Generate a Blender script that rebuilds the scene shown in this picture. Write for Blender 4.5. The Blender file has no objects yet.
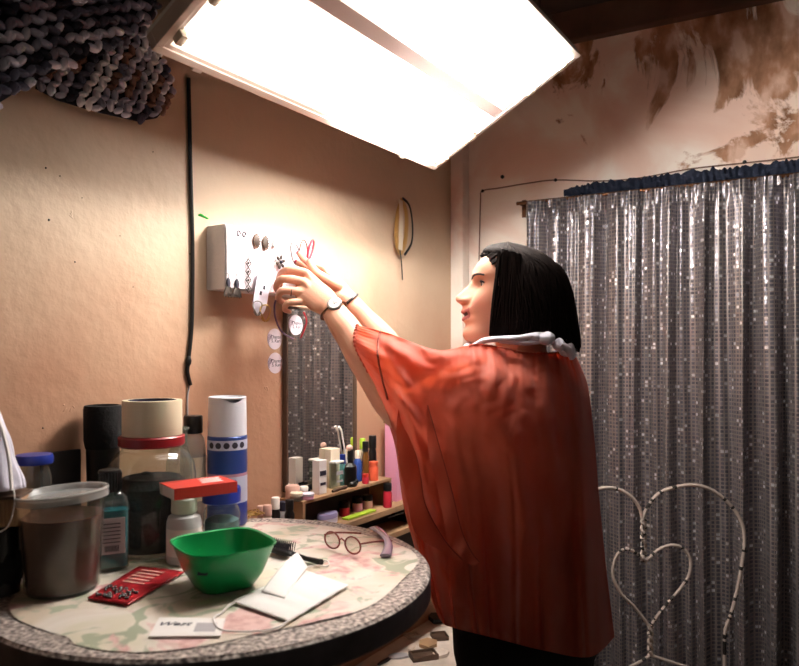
import bpy, bmesh, math, random
from mathutils import Vector as V, Matrix, noise
random.seed(7)
sc = bpy.context.scene
col = sc.collection
pi = math.pi
F, CX, HY, CH = 700.0, 400.0, 351.0, 1.42      # focal length in pixels, principal column, horizon row, camera height
# ---------------------------------------------------------------- camera
cd = bpy.data.cameras.new('camera'); cam = bpy.data.objects.new('camera', cd); col.objects.link(cam)
cam.location = (0, 0, CH); cam.rotation_euler = (pi/2, 0, 0)
cd.sensor_width = 36; cd.lens = F/799*36; cd.shift_y = (HY-333)/799.0
cd.clip_start = .02
sc.camera = cam
cd.dof.use_dof = True; cd.dof.focus_distance = 1.65; cd.dof.aperture_fstop = 5.0
# ---------------------------------------------------------------- world, exposure
w = bpy.data.worlds.new('world'); sc.world = w; w.use_nodes = True
bg = w.node_tree.nodes['Background']; bg.inputs[0].default_value = (1.0, .80, .66, 1); bg.inputs[1].default_value = .04
sc.view_settings.view_transform = 'Standard'; sc.view_settings.look = 'None'
sc.view_settings.gamma = 1; sc.view_settings.exposure = 0.25; sc.view_settings.use_curve_mapping = False
TUBE, TUBE2 = 122.0, 7.0      # tube strength: far half, and near half dimmed to shape the light
# added fill light behind the camera; no lamp known there
al = bpy.data.lights.new('fill_light', 'AREA'); al.energy = 2.2; al.size = 1.2; al.color = (1, .86, .76)
ao = bpy.data.objects.new('fill_light', al); col.objects.link(ao); ao.location = (1.3, -1.2, 2.3)
ao.rotation_euler = (V((.1, 2.2, 1.0)) - ao.location).to_track_quat('-Z', 'Y').to_euler()

# ---------------------------------------------------------------- helpers
dA = V((.55, .835, 0)).normalized(); nA = V((.835, -.55, 0)).normalized(); CW = 1.245
K = V((.21, 2.58, 0)); dB = V((.88, -.474, 0)).normalized(); nB = V((-.474, -.88, 0)).normalized()
Z = V((0, 0, 1))
def P(px, py, d): return V(((px-CX)/F*d, d, CH+(HY-py)/F*d))
def depA(px, off=0): return (CW-off)/(.55-.835*(px-CX)/F)
def WA(px, py, off=0): return P(px, py, depA(px, off))
def WAz(px, z, off=0):
    d = depA(px, off); return V(((px-CX)/F*d, d, z))
def depB(px, off=0):
    r = (px-CX)/F; k = nB.dot(K)+off; return k/(nB.x*r+nB.y)
def WB(px, py, off=0): return P(px, py, depB(px, off))
def hsh(a, b=0.0): return (math.sin(a*127.1+b*311.7)*43758.5453) % 1.0

def frame(o, x, z=Z):
    x = V(x).normalized(); z = V(z); y = z.cross(x).normalized(); z = x.cross(y).normalized()
    m = Matrix.Identity(4)
    for i in range(3): m[i][0], m[i][1], m[i][2], m[i][3] = x[i], y[i], z[i], o[i]
    return m

class MB:
    def __init__(s): s.v = []; s.f = []; s.m = []; s.c = {}; s.uv = {}
    def add(s, vs, fs, M=None, mi=0, colr=None):
        b = len(s.v)
        for v in vs: s.v.append((M @ V(v)) if M is not None else V(v))
        for f in fs:
            if colr is not None: s.c[len(s.f)] = colr
            s.f.append([b+i for i in f]); s.m.append(mi)
        return s
    def box(s, c, size, M=None, mi=0, bev=0, taper=1.0):
        x, y, z = [q/2 for q in size]
        bm = bmesh.new(); bmesh.ops.create_cube(bm, size=1)
        for v in bm.verts:
            k = taper if v.co.z > 0 else 1
            v.co = V((v.co.x*size[0]*k, v.co.y*size[1]*k, v.co.z*size[2]))
        if bev: bmesh.ops.bevel(bm, geom=bm.edges[:], offset=bev, segments=2, affect='EDGES', profile=.7)
        for v in bm.verts: v.co += V(c)
        bm.verts.index_update()
        s.add([v.co.copy() for v in bm.verts], [[v.index for v in f.verts] for f in bm.faces], M, mi); bm.free(); return s
    def lathe(s, prof, n=32, M=None, mi=0, sq=0.0, sx=1, sy=1, cap=True):
        vs = []; fs = []
        for (r, z) in prof:
            for i in range(n):
                a = 2*pi*i/n; ca, sa = math.cos(a), math.sin(a)
                k = 1.0
                if sq: k = 1/((abs(ca)**(2+sq*6)+abs(sa)**(2+sq*6))**(1/(2+sq*6)))
                vs.append((r*ca*k*sx, r*sa*k*sy, z))
        for j in range(len(prof)-1):
            for i in range(n):
                fs.append([j*n+i, j*n+(i+1) % n, (j+1)*n+(i+1) % n, (j+1)*n+i])
        if cap:
            fs.append(list(range(n))[::-1]); fs.append([(len(prof)-1)*n+i for i in range(n)])
        return s.add(vs, fs, M, mi)
    def tube(s, pts, rad, n=8, M=None, mi=0, flat=None, up=None, closed=False, colr=None, cap=True):
        pts = [V(p) for p in pts]; N = len(pts)
        if not hasattr(rad, '__len__'): rad = [rad]*N
        vs = []; fs = []; prev = None
        for i, p in enumerate(pts):
            if closed: t = pts[(i+1) % N]-pts[i-1]
            else: t = pts[min(i+1, N-1)]-pts[max(i-1, 0)]
            if t.length < 1e-9: t = V((0, 0, 1))
            t.normalize()
            if up is not None: u = V(up)
            elif prev is not None: u = prev
            else: u = Z if abs(t.z) < .9 else V((1, 0, 0))
            b = t.cross(u)
            if b.length < 1e-6: b = t.cross(V((1, .3, .2)))
            b.normalize(); u = b.cross(t).normalized(); prev = u
            r = rad[i]; ra, rb = (r if hasattr(r, '__len__') else (r, r*(flat or 1)))
            for k in range(n):
                a = 2*pi*k/n; vs.append(p+b*(math.cos(a)*ra)+u*(math.sin(a)*rb))
        for i in range(N if closed else N-1):
            j = (i+1) % N
            for k in range(n): fs.append([i*n+k, i*n+(k+1) % n, j*n+(k+1) % n, j*n+k])
        if not closed and cap:
            fs.append(list(range(n))[::-1]); fs.append([(N-1)*n+k for k in range(n)])
        return s.add(vs, fs, M, mi, colr)
    def ball(s, c, r, M=None, mi=0, sub=2, colr=None, R=None):
        bm = bmesh.new(); bmesh.ops.create_icosphere(bm, subdivisions=sub, radius=1)
        rr = r if hasattr(r, '__len__') else (r, r, r)
        vs = []
        for v in bm.verts:
            q = V((v.co.x*rr[0], v.co.y*rr[1], v.co.z*rr[2]))
            if R is not None: q = R @ q
            vs.append(q+V(c))
        bm.verts.index_update()
        s.add(vs, [[v.index for v in f.verts] for f in bm.faces], M, mi, colr); bm.free(); return s
    def prism(s, poly, h, M=None, mi=0):
        n = len(poly); vs = [(p[0], p[1], 0) for p in poly]+[(p[0], p[1], h) for p in poly]
        fs = [list(range(n))[::-1], list(range(n, 2*n))]+[[i, (i+1) % n, n+(i+1) % n, n+i] for i in range(n)]
        return s.add(vs, fs, M, mi)
    def grid(s, fn, nu, nv, M=None, mi=0, uv=None, closeu=False):
        b = len(s.v); vs = []; fs = []
        for j in range(nv+1):
            for i in range(nu+(0 if closeu else 1)):
                vs.append(fn(i/nu, j/nv))
        W = nu+(0 if closeu else 1)
        for j in range(nv):
            for i in range(nu):
                f = [j*W+i, j*W+(i+1) % W if closeu else j*W+i+1, (j+1)*W+((i+1) % W if closeu else i+1), (j+1)*W+i]
                fs.append(f)
                if uv: s.uv[len(s.f)+len(fs)-1] = [uv(i/nu, j/nv), uv((i+1)/nu, j/nv), uv((i+1)/nu, (j+1)/nv), uv(i/nu, (j+1)/nv)]
        return s.add(vs, fs, M, mi)
    def build(s, name, mats, parent=None, smooth=True, solid=0, ang=40, sub=0, normals=False):
        me = bpy.data.meshes.new(name)
        off = parent_world(parent) if parent else V((0, 0, 0))
        me.from_pydata([v-off for v in s.v], [], s.f)
        if not isinstance(mats, (list, tuple)): mats = [mats]
        for m in mats: me.materials.append(m)
        me.polygons.foreach_set('material_index', s.m)
        if s.c:
            at = me.color_attributes.new('col', 'FLOAT_COLOR', 'CORNER')
            for p in me.polygons:
                c = s.c.get(p.index, (1, 1, 1))
                for li in p.loop_indices: at.data[li].color = (*c[:3], 1)
        if s.uv:
            ul = me.uv_layers.new(name='uv')
            for p in me.polygons:
                q = s.uv.get(p.index)
                if q:
                    for k, li in enumerate(p.loop_indices): ul.data[li].uv = q[k]
        if normals:
            bm = bmesh.new(); bm.from_mesh(me); bmesh.ops.recalc_face_normals(bm, faces=bm.faces); bm.to_mesh(me); bm.free()
        if smooth:
            me.polygons.foreach_set('use_smooth', [True]*len(me.polygons))
            try: me.set_sharp_from_angle(angle=math.radians(ang))
            except Exception: pass
        me.update()
        o = bpy.data.objects.new(name, me); col.objects.link(o)
        if parent: o.parent = parent
        if solid:
            md = o.modifiers.new('solid', 'SOLIDIFY'); md.thickness = solid; md.offset = 0
        if sub:
            md = o.modifiers.new('sub', 'SUBSURF'); md.levels = sub; md.render_levels = sub
        return o
def parent_world(p):
    v = V((0, 0, 0))
    while p: v += p.location; p = p.parent
    return v
def tag(o, label=None, cat=None, group=None, kind=None):
    if label: o['label'] = label
    if cat: o['category'] = cat
    if group: o['group'] = group
    if kind: o['kind'] = kind
    return o
def thing(name, loc, label, cat, group=None):
    o = bpy.data.objects.new(name, None); col.objects.link(o); o.location = loc; o.empty_display_size = .02
    return tag(o, label, cat, group)
def T(loc, rz=0, rx=0, ry=0):
    return Matrix.Translation(V(loc)) @ Matrix.Rotation(rz, 4, 'Z') @ Matrix.Rotation(ry, 4, 'Y') @ Matrix.Rotation(rx, 4, 'X')
def catmull(pts, k=8):
    pts = [V(p) for p in pts]; out = []
    for i in range(len(pts)-1):
        a = pts[max(i-1, 0)]; b = pts[i]; c = pts[i+1]; d = pts[min(i+2, len(pts)-1)]
        for j in range(k):
            t = j/k
            out.append(.5*((2*b)+(c-a)*t+(2*a-5*b+4*c-d)*t*t+(3*b-a-3*c+d)*t**3))
    out.append(pts[-1]); return out
def lerp_list(xs, ys, x):
    if x <= xs[0]: return ys[0]
    for i in range(len(xs)-1):
        if x <= xs[i+1]:
            t = (x-xs[i])/(xs[i+1]-xs[i]); return ys[i]+(ys[i+1]-ys[i])*t
    return ys[-1]
def smooth_list(xs, ys, x):
    # monotone-ish cosine free Catmull interpolation on irregular knots
    n = len(xs)
    if x <= xs[0]: return ys[0]
    if x >= xs[-1]: return ys[-1]
    for i in range(n-1):
        if x <= xs[i+1]: break
    h = xs[i+1]-xs[i]; t = (x-xs[i])/h
    m0 = (ys[i+1]-ys[max(i-1, 0)])/(xs[i+1]-xs[max(i-1, 0)]); m1 = (ys[min(i+2, n-1)]-ys[i])/(xs[min(i+2, n-1)]-xs[i])
    return (2*t**3-3*t*t+1)*ys[i]+(t**3-2*t*t+t)*h*m0+(-2*t**3+3*t*t)*ys[i+1]+(t**3-t*t)*h*m1
def text(name, body, M, size, m, parent, depth=.0003, font_shear=0, sx=1, align='CENTER'):
    cu = bpy.data.curves.new(name, 'FONT'); cu.body = body; cu.size = size; cu.extrude = depth; cu.shear = font_shear
    cu.align_x = align; cu.align_y = 'CENTER'; cu.resolution_u = 3; cu.space_line = .8
    t = bpy.data.objects.new(name, cu); col.objects.link(t)
    dg = bpy.context.evaluated_depsgraph_get(); dg.update()
    me = bpy.data.meshes.new_from_object(t.evaluated_get(dg)); bpy.data.objects.remove(t)
    off = parent_world(parent)
    for v in me.vertices: v.co = M @ V((v.co.x*sx, v.co.y, v.co.z))-off
    me.materials.clear(); me.materials.append(m)
    o = bpy.data.objects.new(name, me); col.objects.link(o); o.parent = parent
    return o

# ---------------------------------------------------------------- materials
def new(name):
    m = bpy.data.materials.new(name); m.use_nodes = True; nt = m.node_tree
    return m, nt, nt.nodes['Principled BSDF']
def lin(c):
    return tuple((x/255/12.92 if x/255 <= .04045 else ((x/255+.055)/1.055)**2.4) for x in c)
def mat(name, c, rough=.5, metal=0, spec=.5, trans=0, emit=0, bump=0, bs=60, var=0, vs=8, alpha=1, sub=0, ior=1.45, coat=0):
    m, nt, b = new(name)
    c = lin(c)
    b.inputs['Base Color'].default_value = (*c, 1); b.inputs['Roughness'].default_value = rough
    b.inputs['Metallic'].default_value = metal; b.inputs['Specular IOR Level'].default_value = spec
    b.inputs['Transmission Weight'].default_value = trans; b.inputs['IOR'].default_value = ior
    b.inputs['Alpha'].default_value = alpha; b.inputs['Coat Weight'].default_value = coat
    if sub: b.inputs['Subsurface Weight'].default_value = sub; b.inputs['Subsurface Radius'].default_value = (.02, .006, .003); b.inputs['Subsurface Scale'].default_value = .3
    if emit: b.inputs['Emission Color'].default_value = (*c, 1); b.inputs['Emission Strength'].default_value = emit
    tc = nt.nodes.new('ShaderNodeTexCoord')
    if var:
        n = nt.nodes.new('ShaderNodeTexNoise'); n.inputs['Scale'].default_value = vs; n.inputs['Detail'].default_value = 5
        nt.links.new(tc.outputs['Object'], n.inputs['Vector'])
        r = nt.nodes.new('ShaderNodeValToRGB'); r.color_ramp.elements[0].position = .3; r.color_ramp.elements[1].position = .7
        r.color_ramp.elements[0].color = (*[x*(1-var) for x in c], 1); r.color_ramp.elements[1].color = (*[min(1, x*(1+var)) for x in c], 1)
        nt.links.new(n.outputs['Fac'], r.inputs['Fac']); nt.links.new(r.outputs['Color'], b.inputs['Base Color'])
    if bump:
        n = nt.nodes.new('ShaderNodeTexNoise'); n.inputs['Scale'].default_value = bs; n.inputs['Detail'].default_value = 4
        nt.links.new(tc.outputs['Object'], n.inputs['Vector'])
        bu = nt.nodes.new('ShaderNodeBump'); bu.inputs['Strength'].default_value = bump; bu.inputs['Distance'].default_value = .004
        nt.links.new(n.outputs['Fac'], bu.inputs['Height']); nt.links.new(bu.outputs['Normal'], b.inputs['Normal'])
    return m
def N(nt, t, **kw):
    n = nt.nodes.new(t)
    for k, v in kw.items():
        if k in n.inputs: n.inputs[k].default_value = v
        else: setattr(n, k, v)
    return n
def ramp(nt, src, stops):
    r = nt.nodes.new('ShaderNodeValToRGB'); e = r.color_ramp.elements
    while len(e) < len(stops): e.new(.5)
    for k, (p, c) in enumerate(stops):
        e[k].position = p; e[k].color = (*c, 1) if hasattr(c, '__len__') else (c, c, c, 1)
    nt.links.new(src, r.inputs['Fac']); return r.outputs['Color']
def mixc(nt, fac, a, b, bt='MIX'):
    m = nt.nodes.new('ShaderNodeMix'); m.data_type = 'RGBA'; m.blend_type = bt
    for s, v in ((0, fac), (6, a), (7, b)):
        if hasattr(v, 'is_linked'): nt.links.new(v, m.inputs[s])
        elif s == 0: m.inputs[0].default_value = v
        else: m.inputs[s].default_value = (*v, 1)
    return m.outputs[2]
def thin_glass(name, c=(235, 240, 238), a=.12, rough=.05, opac=.06):
    m, nt, b = new(name)
    tr = N(nt, 'ShaderNodeBsdfTransparent'); tr.inputs[0].default_value = (*lin(c), 1)
    gl = N(nt, 'ShaderNodeBsdfGlossy'); gl.inputs['Roughness'].default_value = rough
    df = N(nt, 'ShaderNodeBsdfDiffuse'); df.inputs[0].default_value = (.8, .8, .78, 1)
    lw = N(nt, 'ShaderNodeLayerWeight'); lw.inputs[0].default_value = .5; pw_ = N(nt, 'ShaderNodeMath', operation='POWER'); nt.links.new(lw.outputs['Facing'], pw_.inputs[0]); pw_.inputs[1].default_value = 4.0; fr = N(nt, 'ShaderNodeMath', operation='MULTIPLY_ADD'); nt.links.new(pw_.outputs[0], fr.inputs[0]); fr.inputs[1].default_value = .6; fr.inputs[2].default_value = .05
    m1 = N(nt, 'ShaderNodeMixShader'); m2 = N(nt, 'ShaderNodeMixShader'); m1.inputs[0].default_value = opac
    nt.links.new(tr.outputs[0], m1.inputs[1]); nt.links.new(df.outputs[0], m1.inputs[2])
    nt.links.new(fr.outputs[0], m2.inputs[0]); nt.links.new(m1.outputs[0], m2.inputs[1]); nt.links.new(gl.outputs[0], m2.inputs[2])
    nt.links.new(m2.outputs[0], nt.nodes['Material Output'].inputs[0]); return m

# painted peach wall with dings
def m_wallA():
    m, nt, b = new('peach_paint'); tc = N(nt, 'ShaderNodeTexCoord'); o = tc.outputs['Object']
    n1 = N(nt, 'ShaderNodeTexNoise', Scale=2.2, Detail=6.0); nt.links.new(o, n1.inputs['Vector'])
    c1 = ramp(nt, n1.outputs['Fac'], [(.3, lin((204, 176, 148))), (.7, lin((220, 194, 166)))])
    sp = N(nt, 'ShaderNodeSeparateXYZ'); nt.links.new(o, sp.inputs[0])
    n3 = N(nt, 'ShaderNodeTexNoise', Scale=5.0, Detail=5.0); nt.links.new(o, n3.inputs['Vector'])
    # more orange, darker tone low on the wall, paler above
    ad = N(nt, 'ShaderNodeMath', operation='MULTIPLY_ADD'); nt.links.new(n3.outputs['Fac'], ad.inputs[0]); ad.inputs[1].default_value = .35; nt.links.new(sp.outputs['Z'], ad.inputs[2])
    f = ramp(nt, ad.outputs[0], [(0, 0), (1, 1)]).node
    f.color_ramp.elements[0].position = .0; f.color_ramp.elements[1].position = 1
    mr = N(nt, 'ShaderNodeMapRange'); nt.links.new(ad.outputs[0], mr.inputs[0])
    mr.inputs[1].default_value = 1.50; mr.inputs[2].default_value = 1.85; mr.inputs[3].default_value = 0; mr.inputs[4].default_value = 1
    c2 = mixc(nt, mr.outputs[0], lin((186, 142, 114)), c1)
    n2 = N(nt, 'ShaderNodeTexNoise', Scale=38.0, Detail=3.0); nt.links.new(o, n2.inputs['Vector'])
    n4 = N(nt, 'ShaderNodeTexNoise', Scale=9.0, Detail=6.0); nt.links.new(o, n4.inputs['Vector'])
    s = N(nt, 'ShaderNodeMath', operation='MULTIPLY_ADD'); nt.links.new(n4.outputs['Fac'], s.inputs[0]); s.inputs[1].default_value = 2.5; nt.links.new(n2.outputs['Fac'], s.inputs[2])
    bu = N(nt, 'ShaderNodeBump', Strength=.5, Distance=.0035); nt.links.new(s.outputs[0], bu.inputs['Height'])
    nt.links.new(c2, b.inputs['Base Color']); nt.links.new(bu.outputs[0], b.inputs['Normal'])
    b.inputs['Roughness'].default_value = .5; b.inputs['Specular IOR Level'].default_value = .35
    return m
def m_wallB():
    m, nt, b = new('peeling_plaster'); tc = N(nt, 'ShaderNodeTexCoord'); o = tc.outputs['Object']
    n1 = N(nt, 'ShaderNodeTexNoise', Scale=2.6, Detail=8.0, Distortion=.8); nt.links.new(o, n1.inputs['Vector'])
    pink = ramp(nt, n1.outputs['Fac'], [(.35, lin((226, 186, 168))), (.5, lin((234, 206, 190))), (.6, lin((244, 232, 220)))])
    sp = N(nt, 'ShaderNodeSeparateXYZ'); nt.links.new(o, sp.inputs[0])
    mp = N(nt, 'ShaderNodeMapping'); mp.inputs['Scale'].default_value = (1, 1, .55); nt.links.new(o, mp.inputs[0])
    n2 = N(nt, 'ShaderNodeTexNoise', Scale=4.5, Detail=10.0, Distortion=1.6, Roughness=.62); nt.links.new(mp.outputs[0], n2.inputs['Vector'])
    # wear grows towards the ceiling and the right
    w1 = N(nt, 'ShaderNodeMath', operation='MULTIPLY_ADD'); nt.links.new(sp.outputs['Z'], w1.inputs[0]); w1.inputs[1].default_value = .34; w1.inputs[2].default_value = -.98
    w2 = N(nt, 'ShaderNodeMath', operation='MULTIPLY_ADD'); nt.links.new(sp.outputs['X'], w2.inputs[0]); w2.inputs[1].default_value = .22; nt.links.new(w1.outputs[0], w2.inputs[2])
    w3 = N(nt, 'ShaderNodeMath', operation='ADD'); nt.links.new(w2.outputs[0], w3.inputs[0]); nt.links.new(n2.outputs['Fac'], w3.inputs[1])
    fac = ramp(nt, w3.outputs[0], [(.50, 0), (.545, 1)])
    n3 = N(nt, 'ShaderNodeTexNoise', Scale=16.0, Detail=6.0); nt.links.new(mp.outputs[0], n3.inputs['Vector'])
    br = ramp(nt, n3.outputs['Fac'], [(.35, lin((132, 92, 66))), (.5, lin((178, 132, 104))), (.62, lin((216, 180, 160)))])
    c = mixc(nt, fac, pink, br)
    mp2 = N(nt, 'ShaderNodeMapping'); mp2.inputs['Scale'].default_value = (22, 22, 2.2); nt.links.new(o, mp2.inputs[0])
    n4 = N(nt, 'ShaderNodeTexNoise', Scale=1.0, Detail=7.0, Distortion=.4); nt.links.new(mp2.outputs[0], n4.inputs['Vector'])
    a4 = N(nt, 'ShaderNodeMath', operation='MULTIPLY_ADD'); nt.links.new(sp.outputs['X'], a4.inputs[0]); a4.inputs[1].default_value = .20; nt.links.new(n4.outputs['Fac'], a4.inputs[2])
    a5 = N(nt, 'ShaderNodeMath', operation='MULTIPLY_ADD'); nt.links.new(sp.outputs['Z'], a5.inputs[0]); a5.inputs[1].default_value = .12; nt.links.new(a4.outputs[0], a5.inputs[2])
    f4 = ramp(nt, a5.outputs[0], [(1.07, 0), (1.10, 1)])
    mm = N(nt, 'ShaderNodeMath', operation='MULTIPLY_ADD'); nt.links.new(a5.outputs[0], mm.inputs[0]); mm.inputs[1].default_value = 1; mm.inputs[2].default_value = -.1
    c = mixc(nt, f4, c, lin((88, 58, 42)))
    bu = N(nt, 'ShaderNodeBump', Strength=.5, Distance=.006); nt.links.new(w3.outputs[0], bu.inputs['Height'])
    nt.links.new(c, b.inputs['Base Color']); nt.links.new(bu.outputs[0], b.inputs['Normal']); b.inputs['Roughness'].default_value = .7
    b.inputs['Specular IOR Level'].default_value = .2
    return m
def m_sequin():
    m, nt, b = new('silver_sequin_mesh')
    uv = N(nt, 'ShaderNodeUVMap'); sc_ = N(nt, 'ShaderNodeVectorMath', operation='SCALE'); sc_.inputs['Scale'].default_value = 1.0
    nt.links.new(uv.outputs[0], sc_.inputs[0])
    fl = N(nt, 'ShaderNodeVectorMath', operation='FLOOR'); nt.links.new(sc_.outputs[0], fl.inputs[0])
    fr = N(nt, 'ShaderNodeVectorMath', operation='FRACTION'); nt.links.new(sc_.outputs[0], fr.inputs[0])
    wn = N(nt, 'ShaderNodeTexWhiteNoise', noise_dimensions='2D'); nt.links.new(fl.outputs[0], wn.inputs['Vector'])
    # tilt of each sequin
    su = N(nt, 'ShaderNodeVectorMath', operation='SUBTRACT'); nt.links.new(wn.outputs['Color'], su.inputs[0]); su.inputs[1].default_value = (.5, .5, .5)
    s2 = N(nt, 'ShaderNodeVectorMath', operation='SCALE'); s2.inputs['Scale'].default_value = .22; nt.links.new(su.outputs[0], s2.inputs[0])
    ge = N(nt, 'ShaderNodeNewGeometry'); ad = N(nt, 'ShaderNodeVectorMath', operation='ADD'); nt.links.new(ge.outputs['Normal'], ad.inputs[0]); nt.links.new(s2.outputs[0], ad.inputs[1])
    no = N(nt, 'ShaderNodeVectorMath', operation='NORMALIZE'); nt.links.new(ad.outputs[0], no.inputs[0])
    sx = N(nt, 'ShaderNodeSeparateXYZ'); nt.links.new(fr.outputs[0], sx.inputs[0])
    def edge(s, lo):
        a = N(nt, 'ShaderNodeMath', operation='SUBTRACT'); nt.links.new(s, a.inputs[0]); a.inputs[1].default_value = .5
        b_ = N(nt, 'ShaderNodeMath', operation='ABSOLUTE'); nt.links.new(a.outputs[0], b_.inputs[0])
        c = N(nt, 'ShaderNodeMath', operation='LESS_THAN'); nt.links.new(b_.outputs[0], c.inputs[0]); c.inputs[1].default_value = lo
        return c.outputs[0]
    mu = N(nt, 'ShaderNodeMath', operation='MULTIPLY'); nt.links.new(edge(sx.outputs[0], .34), mu.inputs[0]); nt.links.new(edge(sx.outputs[1], .33), mu.inputs[1])
    cloth = N(nt, 'ShaderNodeBsdfPrincipled'); cloth.inputs['Base Color'].default_value = (*lin((138, 128, 126)), 1); cloth.inputs['Roughness'].default_value = .4; cloth.inputs['Metallic'].default_value = .4
    sq = N(nt, 'ShaderNodeBsdfPrincipled'); sq.inputs['Metallic'].default_value = .85; sq.inputs['Roughness'].default_value = .3
    sqc = ramp(nt, wn.outputs['Value'], [(0, lin((84, 84, 94))), (.9, lin((116, 114, 122))), (.98, lin((250, 250, 255)))])  # a few near-white cells paint glints into the colour
    nt.links.new(sqc, sq.inputs['Base Color']); nt.links.new(no.outputs[0], sq.inputs['Normal'])
    mx = N(nt, 'ShaderNodeMixShader'); nt.links.new(mu.outputs[0], mx.inputs[0]); nt.links.new(cloth.outputs[0], mx.inputs[1]); nt.links.new(sq.outputs[0], mx.inputs[2])
    nt.links.new(mx.outputs[0], nt.nodes['Material Output'].inputs[0]); return m
def m_granite():
    m, nt, b = new('speckled_laminate'); tc = N(nt, 'ShaderNodeTexCoord'); o = tc.outputs['Object']
    n1 = N(nt, 'ShaderNodeTexNoise', Scale=150.0, Detail=4.0); nt.links.new(o, n1.inputs['Vector'])
    c = ramp(nt, n1.outputs['Fac'], [(.36, lin((70, 62, 60))), (.46, lin((140, 128, 122))), (.56, lin((186, 174, 166))), (.66, lin((225, 215, 208)))])
    nt.links.new(c, b.inputs['Base Color']); b.inputs['Roughness'].default_value = .3; return m
def m_floral():
    m, nt, b = new('faded_floral_vinyl'); tc = N(nt, 'ShaderNodeTexCoord'); o = tc.outputs['Object']
    n1 = N(nt, 'ShaderNodeTexNoise', Scale=7.0, Detail=4.0, Distortion=1.0); nt.links.new(o, n1.inputs['Vector'])
    base = ramp(nt, n1.outputs['Fac'], [(.35, lin((206, 190, 170))), (.55, lin((226, 216, 206))), (.7, lin((214, 206, 186)))])
    n2 = N(nt, 'ShaderNodeTexNoise', Scale=15.0, Detail=3.0, Distortion=1.5); nt.links.new(o, n2.inputs['Vector'])
    g = ramp(nt, n2.outputs['Fac'], [(.56, 0), (.62, 1)])
    c = mixc(nt, g, base, lin((164, 170, 146)))
    mp = N(nt, 'ShaderNodeMapping'); mp.inputs['Location'].default_value = (3.1, 1.7, 0); nt.links.new(o, mp.inputs[0])
    n3 = N(nt, 'ShaderNodeTexNoise', Scale=12.0, Detail=4.0, Distortion=1.2); nt.links.new(mp.outputs[0], n3.inputs['Vector'])
    p = ramp(nt, n3.outputs['Fac'], [(.57, 0), (.63, 1)])
    n4 = N(nt, 'ShaderNodeTexNoise', Scale=60.0, Detail=3.0); nt.links.new(o, n4.inputs['Vector'])
    pk = ramp(nt, n4.outputs['Fac'], [(.4, lin((200, 152, 148))), (.6, lin((226, 190, 184)))])
    c = mixc(nt, p, c, pk)
    nt.links.new(c, b.inputs['Base Color']); b.inputs['Roughness'].default_value = .35
    bu = N(nt, 'ShaderNodeBump', Strength=.35, Distance=.004); nt.links.new(n1.outputs['Fac'], bu.inputs['Height']); nt.links.new(bu.outputs[0], b.inputs['Normal'])
    return m
def m_attr(name, rough=.8, bump=.4, bs=150, metal=0, sub=0, spec=.3):
    m, nt, b = new(name); a = N(nt, 'ShaderNodeVertexColor', layer_name='col'); nt.links.new(a.outputs[0], b.inputs['Base Color'])
    b.inputs['Roughness'].default_value = rough; b.inputs['Metallic'].default_value = metal; b.inputs['Specular IOR Level'].default_value = spec
    if sub: b.inputs['Subsurface Weight'].default_value = sub; b.inputs['Subsurface Radius'].default_value = (.02, .007, .004); b.inputs['Subsurface Scale'].default_value = .25
    if bump:
        tc = N(nt, 'ShaderNodeTexCoord'); n = N(nt, 'ShaderNodeTexNoise', Scale=float(bs), Detail=3.0); nt.links.new(tc.outputs['Object'], n.inputs['Vector'])
        bu = N(nt, 'ShaderNodeBump', Strength=bump, Distance=.002); nt.links.new(n.outputs['Fac'], bu.inputs['Height']); nt.links.new(bu.outputs[0], b.inputs['Normal'])
    return m
def m_sheer():
    m, nt, b = new('orange_chiffon'); tc = N(nt, 'ShaderNodeTexCoord'); o = tc.outputs['Object']
    n = N(nt, 'ShaderNodeTexNoise', Scale=6.0, Detail=4.0); nt.links.new(o, n.inputs['Vector'])
    c = ramp(nt, n.outputs['Fac'], [(.35, lin((188, 86, 62))), (.65, lin((200, 98, 74)))])
    df = b; df.inputs['Roughness'].default_value = .6; df.inputs['Specular IOR Level'].default_value = .25; df.inputs['Sheen Weight'].default_value = .25
    nt.links.new(c, df.inputs['Base Color'])
    tl = N(nt, 'ShaderNodeBsdfTranslucent'); nt.links.new(c, tl.inputs[0])
    tr = N(nt, 'ShaderNodeBsdfTransparent'); tr.inputs[0].default_value = (*lin((235, 130, 95)), 1)
    m1 = N(nt, 'ShaderNodeMixShader'); m1.inputs[0].default_value = .32; nt.links.new(df.outputs[0], m1.inputs[1]); nt.links.new(tl.outputs[0], m1.inputs[2])
    m2 = N(nt, 'ShaderNodeMixShader'); m2.inputs[0].default_value = .16; nt.links.new(m1.outputs[0], m2.inputs[1]); nt.links.new(tr.outputs[0], m2.inputs[2])
    nt.links.new(m2.outputs[0], nt.nodes['Material Output'].inputs[0]); return m
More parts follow.
